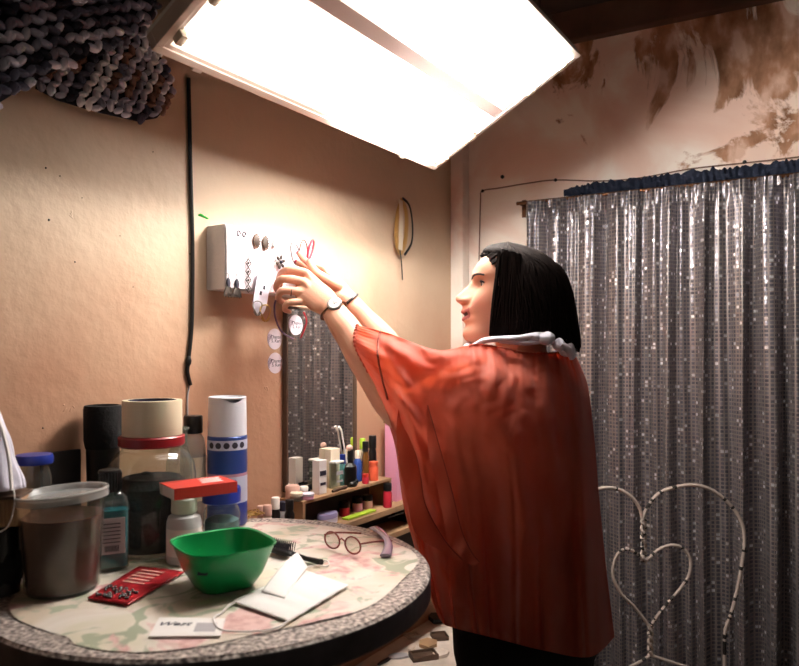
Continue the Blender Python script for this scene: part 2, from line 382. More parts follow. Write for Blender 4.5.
M = dict(
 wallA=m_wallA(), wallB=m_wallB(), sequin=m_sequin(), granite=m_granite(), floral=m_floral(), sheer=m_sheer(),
 rug=m_attr('rag_yarn', .85, .6, 130), skin=m_attr('skin', .5, .15, 300, sub=.12, spec=.4),
 floor=mat('dark_floorboards', (92, 78, 66), .6, bump=.3, var=.3, vs=5), ceil=mat('dark_ceiling', (52, 42, 36), .9, bump=.5, bs=12, var=.4),  # ceiling: dark brown, tone varying at random
 white=mat('white_enamel', (240, 234, 226), .4), frame=mat('off_white_metal', (214, 196, 184), .45, metal=.1), cover=mat('pinkish_metal_cover', (236, 214, 206), .5),
 tube=mat('glowing_tube', (255, 250, 244), .3, emit=TUBE), dimtube=mat('dimmed_tube', (255, 248, 240), .3, emit=TUBE2), black=mat('black_plastic', (14, 13, 13), .35), blackcloth=mat('black_cloth', (16, 14, 15), .9, bump=.5, bs=120),
 cord=mat('black_cord', (18, 15, 14), .5), foam=mat('styrofoam', (216, 208, 208), .85, bump=.5, bs=120), rim=mat('dark_table_edge', (66, 62, 66), .35, var=.3, vs=40, bump=.2),
 metal=mat('brushed_steel', (170, 168, 165), .3, metal=1), dsilver=mat('tarnished_silver', (74, 64, 58), .5, metal=.4), gold=mat('gold_metal', (205, 170, 100), .3, metal=1),
 bronze=mat('bronze_metal', (110, 74, 50), .4, metal=.8), mirror=mat('silvered_glass', (238, 236, 230), .02, metal=1),
 wood=mat('pale_wood', (168, 132, 98), .6, var=.25, vs=12, bump=.2), dwood=mat('dark_wood', (84, 62, 48), .6, var=.3, vs=10, bump=.2),
 green=mat('green_plastic', (8, 128, 66), .3, coat=.2), bluecap=mat('blue_plastic', (24, 44, 130), .35), canwhite=mat('grey_white_plastic', (214, 214, 222), .35), canblue=mat('can_blue', (44, 70, 136), .3, metal=.2),
 canlow=mat('can_pale', (186, 190, 212), .35), red=mat('red_card', (196, 54, 44), .4), dred=mat('dark_red_plastic', (140, 28, 36), .35), tape=mat('cream_tape', (222, 208, 180), .4), tin=thin_glass('clear_tub_plastic', (225, 225, 222), opac=.05, rough=.15),
 glass=thin_glass('clear_glass', (228, 236, 230), opac=.05), liquid=mat('brown_liquid', (92, 64, 50), .25, var=.2, vs=20), teal=mat('teal_liquid', (30, 110, 124), .2, coat=.5), paper=mat('white_paper', (236, 230, 226), .8, bump=.15, bs=60),
 lilac=mat('pale_lilac_cloth', (222, 218, 232), .8, bump=.2, bs=200), lensglass=thin_glass('spectacle_glass', (245, 245, 242), opac=.0), ink=mat('dark_ink', (40, 36, 52), .6), grey=mat('grey_print', (176, 170, 172), .7),
 purple=mat('purple_plastic', (92, 60, 96), .35), pink=mat('pink_plastic', (228, 160, 188), .4), pinkred=mat('crimson_plastic', (180, 40, 56), .35), orange=mat('orange_plastic', (214, 92, 62), .4), navy=mat('navy_ruched_cloth', (14, 24, 44), .85, bump=.3, bs=90),
 hair=mat('dark_brown_hair', (20, 12, 10), .7, spec=.06), brow=mat('dark_eyebrow', (34, 20, 18), .8), eye=mat('eye_white', (225, 215, 210), .15), iris=mat('dark_iris', (30, 18, 14), .1), teeth=mat('teeth', (235, 225, 214), .3),
 lime=mat('lime_plastic', (170, 200, 60), .4), teal2=mat('teal_plastic', (90, 170, 170), .3), hgreen=mat('bright_green_plastic', (60, 200, 80), .4), wirew=mat('chipped_white_paint', (176, 160, 150), .5), chip=mat('bare_dark_metal', (30, 26, 24), .5),
 palebrd=mat('pale_worn_board', (216, 200, 186), .8, var=.25, vs=9, bump=.4), clearpurple=mat('smoky_lilac_plastic', (150, 130, 150), .15, trans=.3), ribbon=mat('gold_ribbon', (206, 160, 90), .35, metal=.3), hollow_shade=mat('dark_hollow', (20, 18, 18), .9),
 lightblue=mat('pale_blue_plastic', (120, 150, 200), .4), amber=mat('amber_bottle', (110, 70, 30), .2, coat=.5), string=mat('brown_string', (120, 88, 70), .8), darkgrey=mat('charcoal_board', (52, 46, 44), .7), nude=mat('pink_beige_plastic', (222, 180, 164), .4), cream=mat('cream_plastic', (230, 214, 190), .4),
)
# ================================================================ THE ROOM
def struct(name, mb, m, **kw):
    o = mb.build(name, m, **kw); o['kind'] = 'structure'; return o
H = 2.56
# wall on the left, running into the corner
mb = MB(); a = K-dA*4.3; b_ = K.copy()
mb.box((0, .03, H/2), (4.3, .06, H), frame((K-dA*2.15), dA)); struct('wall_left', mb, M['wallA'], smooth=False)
# frame(): y axis = z x x, i.e. pointing away from the room for dA
mb = MB(); L = 3.4
mb.box((0, .03, H/2), (L, .06, H), frame(K+dB*L/2, dB)); struct('wall_back', mb, M['wallB'], smooth=False)
mb = MB(); mb.box((0, 0, -.03), (7, 7, .06), T((.9, .6, 0), -.3)); struct('floor', mb, M['floor'], smooth=False)
mb = MB(); mb.box((0, 0, .03), (7, 7, .06), T((.9, .6, H), -.3)); struct('ceiling', mb, M['ceil'], smooth=False)
# boxed-in corner chase
mb = MB(); q = K + dA*-.03 + nA*.0
mb.box((0, 0, H/2), (.05, .05, H), frame(K-dA*.022+nA*.026, dA), bev=.004); struct('trim_1', mb, M['wallB'], smooth=False)
# dark beam where back wall meets the ceiling
mb = MB(); mb.box((0, -.02, H-.05), (L, .04, .10), frame(K+dB*L/2, dB), bev=.004); struct('trim_2', mb, M['dwood'], smooth=False)

# ---------------------------------------------------------------- lamp
P1 = P(152, 50, 1.152); Lx = .915
P2 = P1+dA*Lx
wd = (nA*math.cos(math.radians(28))+Z*math.sin(math.radians(28))).normalized(); Wd = .465
lam = thing('ceiling_light', (P1+P2)/2+wd*Wd/2, 'tilted white box light with glowing fluorescent tubes hanging near the ceiling', 'light')
nd = dA.cross(wd).normalized()
if nd.z > 0: nd = -nd          # pointing down, out of the open face
c0 = (P1+P2)/2+wd*Wd/2
LM = Matrix.Identity(4)
for i in range(3): LM[i][0], LM[i][1], LM[i][2], LM[i][3] = dA[i], wd[i], -nd[i], c0[i]
def lbox(mb, c, s, **kw): return mb.box(c, s, LM, **kw)
mb = MB(); t = .014
for sy in (-1, 1): lbox(mb, (0, sy*(Wd/2-t/2), .0145), (Lx, t, .031), bev=.002); lbox(mb, (0, sy*(Wd/2-t*1.2), .012), (Lx-.02, t*.8, .02))
for sx in (-1, 1): lbox(mb, (sx*(Lx/2-t/2), 0, .0145), (t, Wd-2*t, .031), bev=.002); lbox(mb, (sx*(Lx/2-t*1.2), 0, .012), (t*.8, Wd-2*t, .02))
mb.build('rim_frame', M['frame'], lam, smooth=False)
mb = MB(); lbox(mb, (0, 0, .034), (Lx-.004, Wd-.004, .010)); mb.build('reflector_pan', M['white'], lam, smooth=False)
mb = MB()
vs = [(-Lx/2+t, -.034, .030), (-Lx/2+t, .034, .030), (-Lx/2+t, .015, -.004), (-Lx/2+t, -.015, -.004)]
vs += [(Lx/2-t-.02, v[1], v[2]) for v in vs]
mb.add(vs, [[0, 1, 2, 3], [7, 6, 5, 4], [0, 4, 5, 1], [1, 5, 6, 2], [2, 6, 7, 3], [3, 7, 4, 0]], LM); mb.build('ballast_cover', M['cover'], lam, smooth=False, normals=True)
for y in (-.186, -.093, .093, .186):
    for a_, b_, m_ in ((-Lx/2+.035, -.012, 'dimtube'), (.012, Lx/2-.05, 'tube')):  # each tube split in two; near half dimmed to steer the light
        mb = MB(); mb.tube([(a_, y, -.005), (b_, y, -.005)], .0125, 16, LM); mb.build('fluorescent_tube', M[m_], lam)
    for sx in (-1, 1):
        mb = MB(); mb.tube([(sx*(Lx/2-.026), y, .03), (sx*(Lx/2-.026), y, -.010)], .009, 12, LM); lbox(mb, (sx*(Lx/2-.024), y, .008), (.014, .022, .04), bev=.003)
        mb.build('lamp_holder', M['cream'], lam)
for s in (-.36, .30):
    mb = MB(); lbox(mb, (s, -Wd/2-.003, .01), (.02, .008, .02), bev=.002); mb.build('latch', M['frame'], lam)
for s in (-.38, .38):
    for y in (-.18, .18):
        q = LM @ V((s, y, .06)); mb = MB(); mb.tube([q, V((q.x, q.y, H))], .0025, 6); mb.build('hanging_chain', M['dsilver'], lam)

# ---------------------------------------------------------------- black cord down the wall
pts = [(189, 78), (190, 120), (191, 170), (192, 205), (193, 240), (193, 290), (192, 330), (189, 360), (188, 372), (191, 385)]
mb = MB(); mb.tube(catmull([WA(x, y, .006) for x, y in pts], 5), .0045, 8)
mb.ball(WA(189, 361, .008), (.007, .006, .012)); tag(mb.build('power_cord', M['cord']), 'thick black cord hanging down the peach wall beside the foam board', 'cord')
mb = MB(); mb.tube(catmull([WA(190, 386, .004), WA(188, 398, .004), WA(188, 418, .004), WA(187, 445, .004)], 4), .002, 6)
tag(mb.build('thin_wire', M['grey']), 'thin pale wire below the end of the black cord', 'wire')

# ---------------------------------------------------------------- nail holes, dings
def nail(name, p, n, r, label, group, m='chip'):
    mb = MB(); mb.ball(p+n*r*.3, (r, r, r)); mb.tube([p-n*.004, p+n*.003], r*.5, 6)
    tag(mb.build(name, M[m]), label, 'nail', group)
NL = ['tiny nail head just under the rounded rug corner, beside the black cord', 'largest dark nail head in the peach wall, below the dark rug fold', 'small nail head just beside and below the largest one', 'dark nail head in the middle of the bare wall over the blue-lidded jar', 'tiny nail head right against the black cord, level with the foam block', 'tiny nail head above the tape roll on the bare peach wall', 'tiny nail head between the largest one and the black cord', 'dark nail head low on the wall just above the blue jar lid', 'nail head with a small dent at the outer side of the bare wall', 'faint nail head beside the scratched filler on the bare wall']
for _i, (x, y, r) in enumerate([(153, 152, .0025), (46, 168, .0035), (60, 176, .0025), (75, 262, .003), (190, 254, .003), (133, 287, .002), (82, 198, .002), (43, 428, .003), (49, 220, .004), (120, 236, .002)]):
    nail('nail', WA(x, y), nA, r*.6, NL[_i], 'nails in the peach wall')
# raised blobs and scars of old filler on the wall (raised plaster)
for (x0, y0, x1, y1, r) in [(22, 408, 75, 408, .0012), (62, 407, 78, 410, .002), (73, 405, 80, 420, .0015), (105, 223, 135, 226, .0012), (262, 385, 275, 392, .002), (275, 395, 282, 402, .002), (268, 400, 262, 420, .0015), (270, 430, 264, 442, .0015), (68, 212, 76, 216, .003), (352, 425, 362, 440, .0015), (365, 410, 372, 420, .0015), (8, 185, 10, 250, .001), (10, 250, 9, 400, .001), (70, 340, 72, 362, .0012)]:
    pass
mb = MB()
for k, (x, y, r) in enumerate([(70, 408, .006), (76, 414, .004), (68, 215, .006), (265, 388, .006), (272, 383, .005), (280, 398, .005), (268, 418, .004), (262, 441, .004), (358, 432, .005), (366, 416, .004), (372, 440, .004), (360, 450, .004), (390, 300, .004), (30, 408, .004), (120, 225, .004), (126, 226, .004)]):
    for j in range(4):
        p = WA(x+(hsh(k, j)-.5)*12, y+(hsh(j, k)-.5)*6, 0)
        mb.ball(p, (r*(.5+hsh(k+j)), r*.35, r*.4), R=frame((0, 0, 0), dA).to_3x3() @ Matrix.Rotation(hsh(k*3+j)*3, 3, 'Y'), sub=2)
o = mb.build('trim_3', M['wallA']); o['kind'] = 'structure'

# ---------------------------------------------------------------- rag rug, in two folds, hung high on the wall
pal = [lin(c) for c in ((242, 238, 244), (214, 212, 226), (158, 156, 174), (92, 92, 110), (48, 48, 60), (140, 136, 152), (236, 226, 228), (138, 106, 94))]
def rug_patch(name, poly, off, rowdir, pitch, tones, parent, bulge):
    # poly in wall coordinates (s along the wall from px->, z)
    def s_of(px): return (WA(px, 300).xy-K.xy).dot(dA.xy)
    pg = [((WA(x, y, off)-K).dot(dA), WA(x, y, off).z) for x, y in poly]
    def inside(s, z):
        c = False; n = len(pg)
        for i in range(n):
            x1, y1 = pg[i]; x2, y2 = pg[i-1]
            if (y1 > z) != (y2 > z) and s < (x2-x1)*(z-y1)/(y2-y1)+x1: c = not c
        return c
    smin = min(p[0] for p in pg); smax = max(p[0] for p in pg); zmin = min(p[1] for p in pg); zmax = max(p[1] for p in pg)
    ca, sa = math.cos(rowdir), math.sin(rowdir); mb = MB(); cs, cz = (smin+smax)/2, (zmin+zmax)/2
    Rw = int(1.6*max(smax-smin, zmax-zmin)/pitch)
    for r in range(-Rw, Rw):
        for k in range(-Rw, Rw):
            u = (k+.5*(r % 2))*pitch*.85+(hsh(r, k)-.5)*pitch*.3; v = r*pitch+(hsh(k, r)-.5)*pitch*.25
            s = cs+u*ca-v*sa; z = cz+u*sa+v*ca
            if not inside(s, z): continue
            d = off+bulge*math.sin(min(1, max(0, (smax-s)/(smax-smin)))*pi)+.006*noise.noise(V((s*20, z*20, 1)))
            p = K+dA*s+V((0, 0, z))+nA*d
            tn = tones[int((noise.noise(V((r*.45, k*.07, 3)))*.9+.5)*len(tones)) % len(tones)]
            c = [min(1, q*(.7+.6*hsh(k, r+5))) for q in pal[tn]]
            ang = rowdir+(.7 if k % 2 else -.7)+(hsh(k+9, r)-.5)*.5
            R3 = frame((0, 0, 0), dA).to_3x3() @ Matrix.Rotation(-ang, 3, 'Y')
            mb.ball(p, (pitch*.66, pitch*.5, pitch*.36), colr=c, sub=2, R=R3)
            if hsh(r*3, k) > .5: mb.ball(p+nA*pitch*.3+dA*pitch*.2, (pitch*.4, pitch*.3, pitch*.22), colr=[min(1, q*1.25) for q in c], sub=1, R=R3)
    # backing so nothing shows through
    vs = [K+dA*p[0]+V((0, 0, p[1]))+nA*(off-pitch*.2) for p in pg]+[K+dA*p[0]+V((0, 0, p[1]))+nA*(off-pitch*.5) for p in pg]; n = len(pg)
    b = len(mb.f); mb.add(vs, [list(range(n)), list(range(n, 2*n))[::-1]]+[[i, (i+1) % n, n+(i+1) % n, n+i] for i in range(n)], colr=(.02, .02, .03))
    return mb.build(name, M['rug'], parent)
rg = thing('rag_rug', WA(80, 40, .06), 'grey and blue crocheted rag rug hung high on the wall beside the light', 'rug')
rug_patch('lower_fold', [(38, 88), (60, 100), (100, 112), (140, 121), (158, 118), (170, 104), (174, 85), (166, 62), (152, 46), (150, -10), (90, -10), (40, 30)], .03, math.radians(62), .0165, [0, 6, 0, 1, 2, 7, 3, 4, 3, 1], rg, .01)
rug_patch('upper_fold', [(-70, 150), (-20, 112), (0, 103), (40, 78), (75, 62), (110, 48), (145, 22), (158, 8), (160, -60), (-70, -60)], .085, math.radians(28), .0185, [5, 1, 2, 3, 1, 4, 5, 2, 3, 2], rg, .02)
# blue cloth above the rug, behind the lamp corner
mb = MB()
mb.grid(lambda u, v: WA(176+u*34, 52-v*110, .045+.01*math.sin(u*14+v*2)), 24, 10)
tag(mb.build('hanging_cloth', mat('slate_blue_cloth', (70, 84, 108), .8, bump=.3), solid=.004), 'slate blue cloth hanging between the rag rug and the light', 'cloth')

# ---------------------------------------------------------------- silver curtain on the back wall
cr0 = K+dB*.29+nB*.055; cl = 2.0; zt = CH+.508
cur = thing('sequin_curtain', V((cr0.x, cr0.y, .04)), 'shiny silver sequin curtain gathered on a rod across the back wall', 'curtain')
def fold(s):
    return (.020*math.sin(s*62+1.6*math.sin(s*9))+.012*math.sin(s*113+2*math.sin(s*13)+1)+.004*math.sin(s*231))
def cfn(u, v):
    s = u*cl; h = v
    amp = .55+.75*v
    x = s+.006*math.sin(s*60+v*3)
    dd = fold(s+.02*math.sin(v*3+s*4)*v)*amp + .012*noise.noise(V((s*5, v*3, 2)))*v
    if v < .025: dd *= .5; dd += .004*math.sin(s*420)
    return cr0+dB*x+nB*(.01+dd)+V((0, 0, (zt-cr0.z)-(zt-.05)*v))
# arc-length like uv: cells about 9 mm
arc = [0]; NU = 700
for i in range(NU): arc.append(arc[-1]+math.hypot(cl/NU, fold((i+1)/NU*cl)-fold(i/NU*cl)))
mb = MB(); mb.grid(cfn, NU, 70, uv=lambda u, v: (arc[min(NU, int(round(u*NU)))]/.012, v*(zt-.05)/.012))
mb.build('silver_panel', M['sequin'], cur)
mb = MB()
def ruche(u, v):
    s = u*(cl-.12)+.12; a = v*2*pi
    r = .021*(1+.14*math.sin(s*260+5*math.sin(s*31)+math.sin(a*2))+.55*noise.noise(V((s*75, math.cos(a)*2.2, math.sin(a)*2.2))))*(1 if s > .22 else .5+(s-.12)*5)
    return cr0+dB*s+nB*(-.018+r*math.cos(a)*.8)+V((0, 0, zt-cr0.z+.024+r*math.sin(a)))
mb.grid(ruche, 900, 14); mb.build('navy_header', M['navy'], cur)
mb = MB(); mb.tube([cr0-dB*.04+nB*.0+V((0, 0, zt)), cr0+dB*(cl+.02)+V((0, 0, zt))], .006, 10); mb.build('curtain_rod', M['bronze'], cur)
for s in (-.03, cl):
    q = cr0+dB*s+V((0, 0, zt)); mb = MB(); mb.tube([q-nB*.052, q], .005, 8); mb.box((0, .05, -.01), (.014, .006, .06), frame(q, dB)); mb.build('bracket', M['bronze'], cur)
q = WB(535, 205, .05)
mb = MB(); mb.tube([q+V((0, 0, 0)), q+V((.006, 0, -.03)), q+V((.016, 0, -.09))], [(.006, .002), (.005, .002), (.002, .001)], 8); mb.ball(q, .007)
mb.build('rod_tie', M['bronze'], cur)
# string pinned round the top of the curtain
s_ = [(479, 285), (480, 240), (481, 200), (483, 191), (500, 188), (530, 183), (556, 180), (600, 181), (640, 178), (690, 169), (745, 163), (799, 157), (840, 151)]
st = thing('pinned_string', WB(483, 191, .004), 'brown string nailed along the back wall above the silver curtain', 'string')
mb = MB(); mb.tube(catmull([WB(x, y, .004) for x, y in s_], 4), .0022, 6); mb.build('string', M['string'], st)
for (x, y) in [(483, 191), (556, 180), (745, 162)]:
    mb = MB(); mb.ball(WB(x, y, .006), .006); mb.build('nail', M['chip'], st)
nail('nail', WB(503, 177), nB, .007, 'dark nail head alone in the pale back wall above the brown string', None)
mb = MB(); mb.tube(catmull([WB(461, 222, .002), WB(462, 236, .002), WB(466, 252, .002), WB(468, 275, .002)], 4), [(.006, .001)]*13, 6); o = mb.build('trim_4', mat('bare_blue_grey_plaster', (120, 130, 145), .8)); o['kind'] = 'structure'

# ---------------------------------------------------------------- mirror on the wall
z0, z1 = CH-.36, CH+.112
def awall(px0, px1, z0, z1, off, th):    # box standing against wall_left between two columns
    p0 = WAz(px0, 0, off); p1 = WAz(px1, 0, off); L = (p1-p0).length
    return frame((p0+p1)/2, dA), L
Mf, L = awall(286, 355, 0, 0, .012, 0)
mr = thing('wall_mirror', WAz(320, z0, .008), 'tall rectangular mirror on the peach wall reflecting the silver curtain', 'mirror')
mb = MB(); mb.box((0, .005, (z0+z1)/2), (L, .008, z1-z0), Mf); mb.build('backing', M['dwood'], mr, smooth=False)
mb = MB(); mb.box((0, 0, (z0+z1)/2), (L-.006, .003, z1-z0-.006), Mf); mb.build('glass', M['mirror'], mr, smooth=False)
mb = MB()
for s in (-1, 1): mb.box((s*L/2, 0, (z0+z1)/2), (.006, .014, z1-z0), Mf, bev=.001)
for zz in (z0, z1): mb.box((0, 0, zz), (L+.006, .014, .006), Mf, bev=.001)
mb.build('mirror_frame', M['dwood'], mr, smooth=False)

# ---------------------------------------------------------------- foam block with earrings
th = .065
pa = WA(226, 256, th); pb = WA(314, 256, th); L = (pb-pa).length; fz0, fz1 = CH+.138, CH+.284
FM = frame(V(((pa+pb)/2).xy.to_3d()), dA)
fb = thing('foam_board', V(((pa+pb)/2).xy.to_3d())+Z*fz0, 'thick white foam block on the wall, stuck full of earrings', 'board')
mb = MB(); mb.box((0, th/2-.001, (fz0+fz1)/2), (L, th-.004, fz1-fz0), FM, bev=.005); mb.build('foam_block', M['foam'], fb)
mb = MB(); mb.grid(lambda u, v: FM @ V((-L/2+.002+u*(L-.01), -.0025-.0015*noise.noise(V((u*9, v*5, 0))), fz0+.004+v*(fz1-fz0-.008))), 30, 14); mb.build('cloth_face', mat('white_quilted_cloth', (216, 204, 208), .8, bump=.6, bs=220), fb)
q = WA(203, 217, .055); mb = MB(); mb.tube([q, q+V((-.006, .004, .006)), q+V((.012, 0, -.004))], [.0015, .003, .002], 8); mb.ball(q+V((-.004, 0, .004)), (.006, .003, .003))
tag(mb.build('push_pin', M['hgreen']), 'bright green pin at the top corner of the white foam block', 'pin')
def FP(px, py, off=.006): return WA(px, py, th+off)
def hoop(mb, c, r, rr, M0, a0=0, a1=2*pi, n=24, sy=1):
    cl_ = abs(a1-a0) >= 2*pi-.01
    pts = [M0 @ V((math.cos(a0+(a1-a0)*i/n)*r, 0, math.sin(a0+(a1-a0)*i/n)*r*sy)) for i in range(n if cl_ else n+1)]
    mb.tube(pts, rr, 6, closed=cl_)
def hook(mb, p, h=.012):
    mb.tube([p+V((0, 0, 0)), p+Z*h*.6, p+Z*h-nA*.002, p+Z*h-nA*.007], .0007, 6)
# curly black studs
for k, (x, y) in enumerate([(239, 234), (244.5, 235)]):
    p = FP(x, y, .003); mb = MB(); mb.tube([p+dA*(.006*math.cos(a)*(1-a/9))+Z*(.009*math.sin(a)*(1-a/9)) for a in [i*.5 for i in range(13)]], .0012, 6); mb.tube([p, p-nA*.008], .0007, 5)
    tag(mb.build('stud_earring', M['ink']), ['curly black stud at the top of the foam block, beside its twin', 'curly black stud at the top of the foam block, next to the oval silver pair'][k], 'earring', 'curly black studs')
for k, (x, y) in enumerate([(257, 241), (266, 243)]):
    p = FP(x, y); r = thing('oval_earring', p, ['oval silver filigree earring, the one next to the curly studs', 'oval silver filigree earring, the one next to the clear teardrop'][k], 'earring', 'oval filigree earrings')
    mb = MB(); mb.ball(p, (.0105, .0035, .0155), R=FM.to_3x3()); mb.build('oval_drop', M['dsilver'], r)
    mb = MB()
    for j in range(14): a = j/14*2*pi; mb.ball(p+dA*.010*math.cos(a)+Z*.015*math.sin(a)+nA*.001, .0019, sub=1)
    mb.build('beading', M['bronze'], r); mb = MB(); hook(mb, p+Z*.011); mb.build('hook', M['dsilver'], r)
p = FP(274, 244); r = thing('teardrop_earring', p, 'small clear teardrop earring beside the oval silver pair', 'earring')
mb = MB(); mb.tube([p+dA*.004*math.sin(a)*(1-math.cos(a))*.7+Z*.010*math.cos(a) for a in [i/16*2*pi for i in range(16)]], .001, 6, closed=True); mb.build('wire_loop', M['metal'], r)
mb = MB(); mb.ball(p-Z*.005, (.003, .002, .004)); hook(mb, p+Z*.01, .01); mb.build('bead', M['metal'], r)
p = FP(249, 262); r = thing('chain_earring', p, 'long silver earring of linked diamond shapes', 'earring')
for j in range(4):
    q = FP(249, 263+j*8.5); mb = MB(); s = .0085
    mb.tube([q+dA*s, q+Z*s*1.1, q-dA*s, q-Z*s*1.1], .0013, 6, closed=True); mb.ball(q, .003, sub=1); mb.build('diamond_link', M['dsilver'], r)
mb = MB(); hook(mb, p+Z*.005); mb.build('hook', M['dsilver'], r)
for k, (x, y) in enumerate([(229, 283), (237.5, 284)]):
    p = FP(x, y); r = thing('feather_earring', p, ['dark fringed earring at the lower corner of the foam block, outer one of two', 'dark fringed earring, the one of the two nearer the diamond chain'][k], 'earring', 'dark fringed earrings')
    mb = MB(); mb.ball(p, (.0065, .003, .0125), R=FM.to_3x3()); mb.build('oval_bead', M['ink'], r)
    mb = MB()
    for j in range(7):
        d = (j-3)*.0029; mb.tube([p-Z*.008+dA*d*.5, p-Z*.018+dA*d, p-Z*(.030+.002*(j % 2))+dA*d*1.5], [.0016, .0026, .001], 5)
    mb.build('fringe', M['dsilver'], r); mb = MB(); hook(mb, p+Z*.01); mb.build('hook', M['dsilver'], r)
p = FP(281, 262, .01); r = thing('flower_brooch', p, 'tarnished silver flower cluster pinned on the foam block near the hand', 'brooch')
for j in range(6):
    a = j/6*2*pi+.3; q = p+dA*.011*math.cos(a)+Z*.012*math.sin(a); mb = MB(); mb.ball(q, (.006, .003, .004), R=FM.to_3x3() @ Matrix.Rotation(-a, 3, 'Y')); mb.tube([p, q], .0012, 5); mb.build('petal', M['dsilver'], r)
mb = MB(); mb.ball(p+nA*.003, .004); mb.build('centre', M['ink'], r)
# earring card with hoops
r = thing('earring_card', FP(262, 290, .012), 'long rounded pale card hanging below the foam block with two hoops on it', 'card')
ax = (FP(265, 268, .014)-FP(257, 315, .014)).normalized()
c = FP(262, 292, .014); sxv = ax.cross(nA).normalized(); CM = Matrix.Identity(4)
for i in range(3): CM[i][0], CM[i][1], CM[i][2], CM[i][3] = sxv[i], ax[i], nA[i], c[i]
poly = []
for i in range(40):
    a = i/40*2*pi; ca, sa = math.cos(a), math.sin(a); poly.append((.0225*math.copysign(abs(ca)**.75, ca), .055*math.copysign(abs(sa)**.6, sa)))
mb = MB(); mb.prism(poly, .0015, CM); mb.build('card', M['lilac'], r, smooth=False)
mb = MB()
for (x, y) in ((.004, .012), (-.004, -.004)): mb.box((x, y, .0025), (.006, .009, .001), CM); 
mb.build('printed_mark', M['ink'], r, smooth=False)
mb = MB(); mb.tube([CM @ V((0, .045, .002)), CM @ V((-.003, .06, .006)), CM @ V((.002, .072, 0))], .0009, 6); mb.build('hanging_hook', M['metal'], r)
for k, (x, y, rr) in enumerate([(258, 308, .016), (266, 313, .019)]):
    q = FP(x, y, .022); mb = MB(); mb.tube([q+dA*rr*.8*math.cos(a)+Z*rr*math.sin(a)+nA*.004*math.sin(2*a) for a in [i/24*2*pi for i in range(24)]], .0014, 6, closed=True)
    for j in range(6): a = -pi/2+(j-2.5)*.35; mb.ball(q+dA*rr*.8*math.cos(a)+Z*rr*math.sin(a), .0028, sub=1)
    mb.build('hoop', M['gold' if k else 'metal'], r)
# hoops hung at the top corner of the block
for k, (x, y, rr, m, lb) in enumerate([(296, 254, .028, 'metal', 'silver hoop hanging at the hand end of the foam block'), (304, 252, .030, 'bronze', 'bronze hoop hanging beside the silver hoop above the hands'), (311, 250, .026, 'pinkred', 'dark red bangle hooked above the hands, beside the bronze hoop')]):
    q = FP(x, y, .016); mb = MB(); tl = [.5, -.3, -.7][k]
    mb.tube([q+(dA*math.cos(tl)+nA*math.sin(tl)*.3)*rr*.55*math.cos(a)+Z*rr*math.sin(a)+dA*.3*rr*math.sin(a)*(k-.8) for a in [i/28*2*pi for i in range(28)]], [.0016, .0016, .003][k], 8, closed=True)
    tag(mb.build('bangle', M[m]), lb, 'bangle')
# round stickers
for k, (x, y, off, lb) in enumerate([(275, 339, .0, 'round white sticker on the peach wall, the upper of two'), (275.5, 363, .0, 'round white sticker on the peach wall, the lower of two'), (296, 325, .016, 'round white sticker at the top of the mirror glass')]):
    c = WA(x, y, off+.001); r = thing('round_sticker', c, lb, 'sticker', 'round white stickers'); CM = Matrix.Identity(4)
    for i in range(3): CM[i][0], CM[i][1], CM[i][2], CM[i][3] = dA[i], Z[i], nA[i], c[i]
    R_ = .0265
    mb = MB(); mb.lathe([(R_, 0), (R_, .0012)], 40, CM); mb.build('disc', mat('sticker_white', (226, 214, 222), .5) if k == 0 else bpy.data.materials['sticker_white'], r, smooth=False)
    text('lettering', 'Chantel\nS. Kari', CM @ Matrix.Translation((.004, 0, .0013)), .0125, M['ink'], r)
    mb = MB()
    for j in range(4): a0 = 1.9+j*.2; mb.tube([CM @ V(((.009+.0035*j)*math.cos(a)-.006, (.009+.0035*j)*math.sin(a), .0016)) for a in [a0+i*.16 for i in range(9)]], .0007, 4)
    mb.build('leaf_emblem', M['purple'], r)
# ribbon loop on a nail
rb = thing('ribbon_loop', WA(403, 198, .01), 'gold and black ribbon loop hanging on the peach wall near the corner', 'ribbon')
def loopribbon(pts, w, off):
    mb = MB(); cs = catmull([WA(x, y, off+.01*math.sin(i)) for i, (x, y) in enumerate(pts)], 6)
    mb.tube(cs, [(w, .0012)]*len(cs), 8, up=nA); return mb
loopribbon([(403, 200), (398, 215), (397, 238), (401, 252), (406, 240), (407, 215), (403, 200)], .011, .014).build('gold_ribbon', M['ribbon'], rb)
loopribbon([(403, 198), (410, 206), (413, 225), (412, 243), (405, 255)], .005, .022).build('black_ribbon', M['black'], rb)
loopribbon([(400, 248), (402, 262), (403, 280)], .003, .016).build('black_tail', M['black'], rb)
loopribbon([(401, 200), (402, 220), (401, 250)], .012, .016).build('cream_ribbon', M['cream'], rb)
# ================================================================ TALL ROUND TABLE
TC = V((-.299, 1.163, 0)); TR = .35; TZ = CH-.36
tb = thing('bar_table', TC, 'tall round table with a speckled top and dark thick edge', 'table')
mb = MB(); mb.lathe([(TR-.012, TZ-.002), (TR-.004, TZ), (.0, TZ)][::-1], 96, T(TC), cap=False); mb.lathe([(TR-.004, TZ-.0005), (TR, TZ-.004)], 96, T(TC), cap=False); mb.build('table_top', M['granite'], tb, normals=False)
mb = MB(); mb.lathe([(TR, TZ-.004), (TR+.001, TZ-.008), (TR+.001, TZ-.038), (TR-.006, TZ-.044), (0.001, TZ-.044)], 96, T(TC), cap=False); mb.build('edge_band', M['rim'], tb)
mb = MB(); mb.lathe([(.04, .04), (.035, .06), (.03, TZ-.06), (.09, TZ-.044)], 24, T(TC)); mb.build('pedestal', M['black'], tb)
mb = MB(); mb.lathe([(.24, 0), (.24, .012), (.05, .045)], 40, T(TC)); mb.build('base', M['black'], tb)
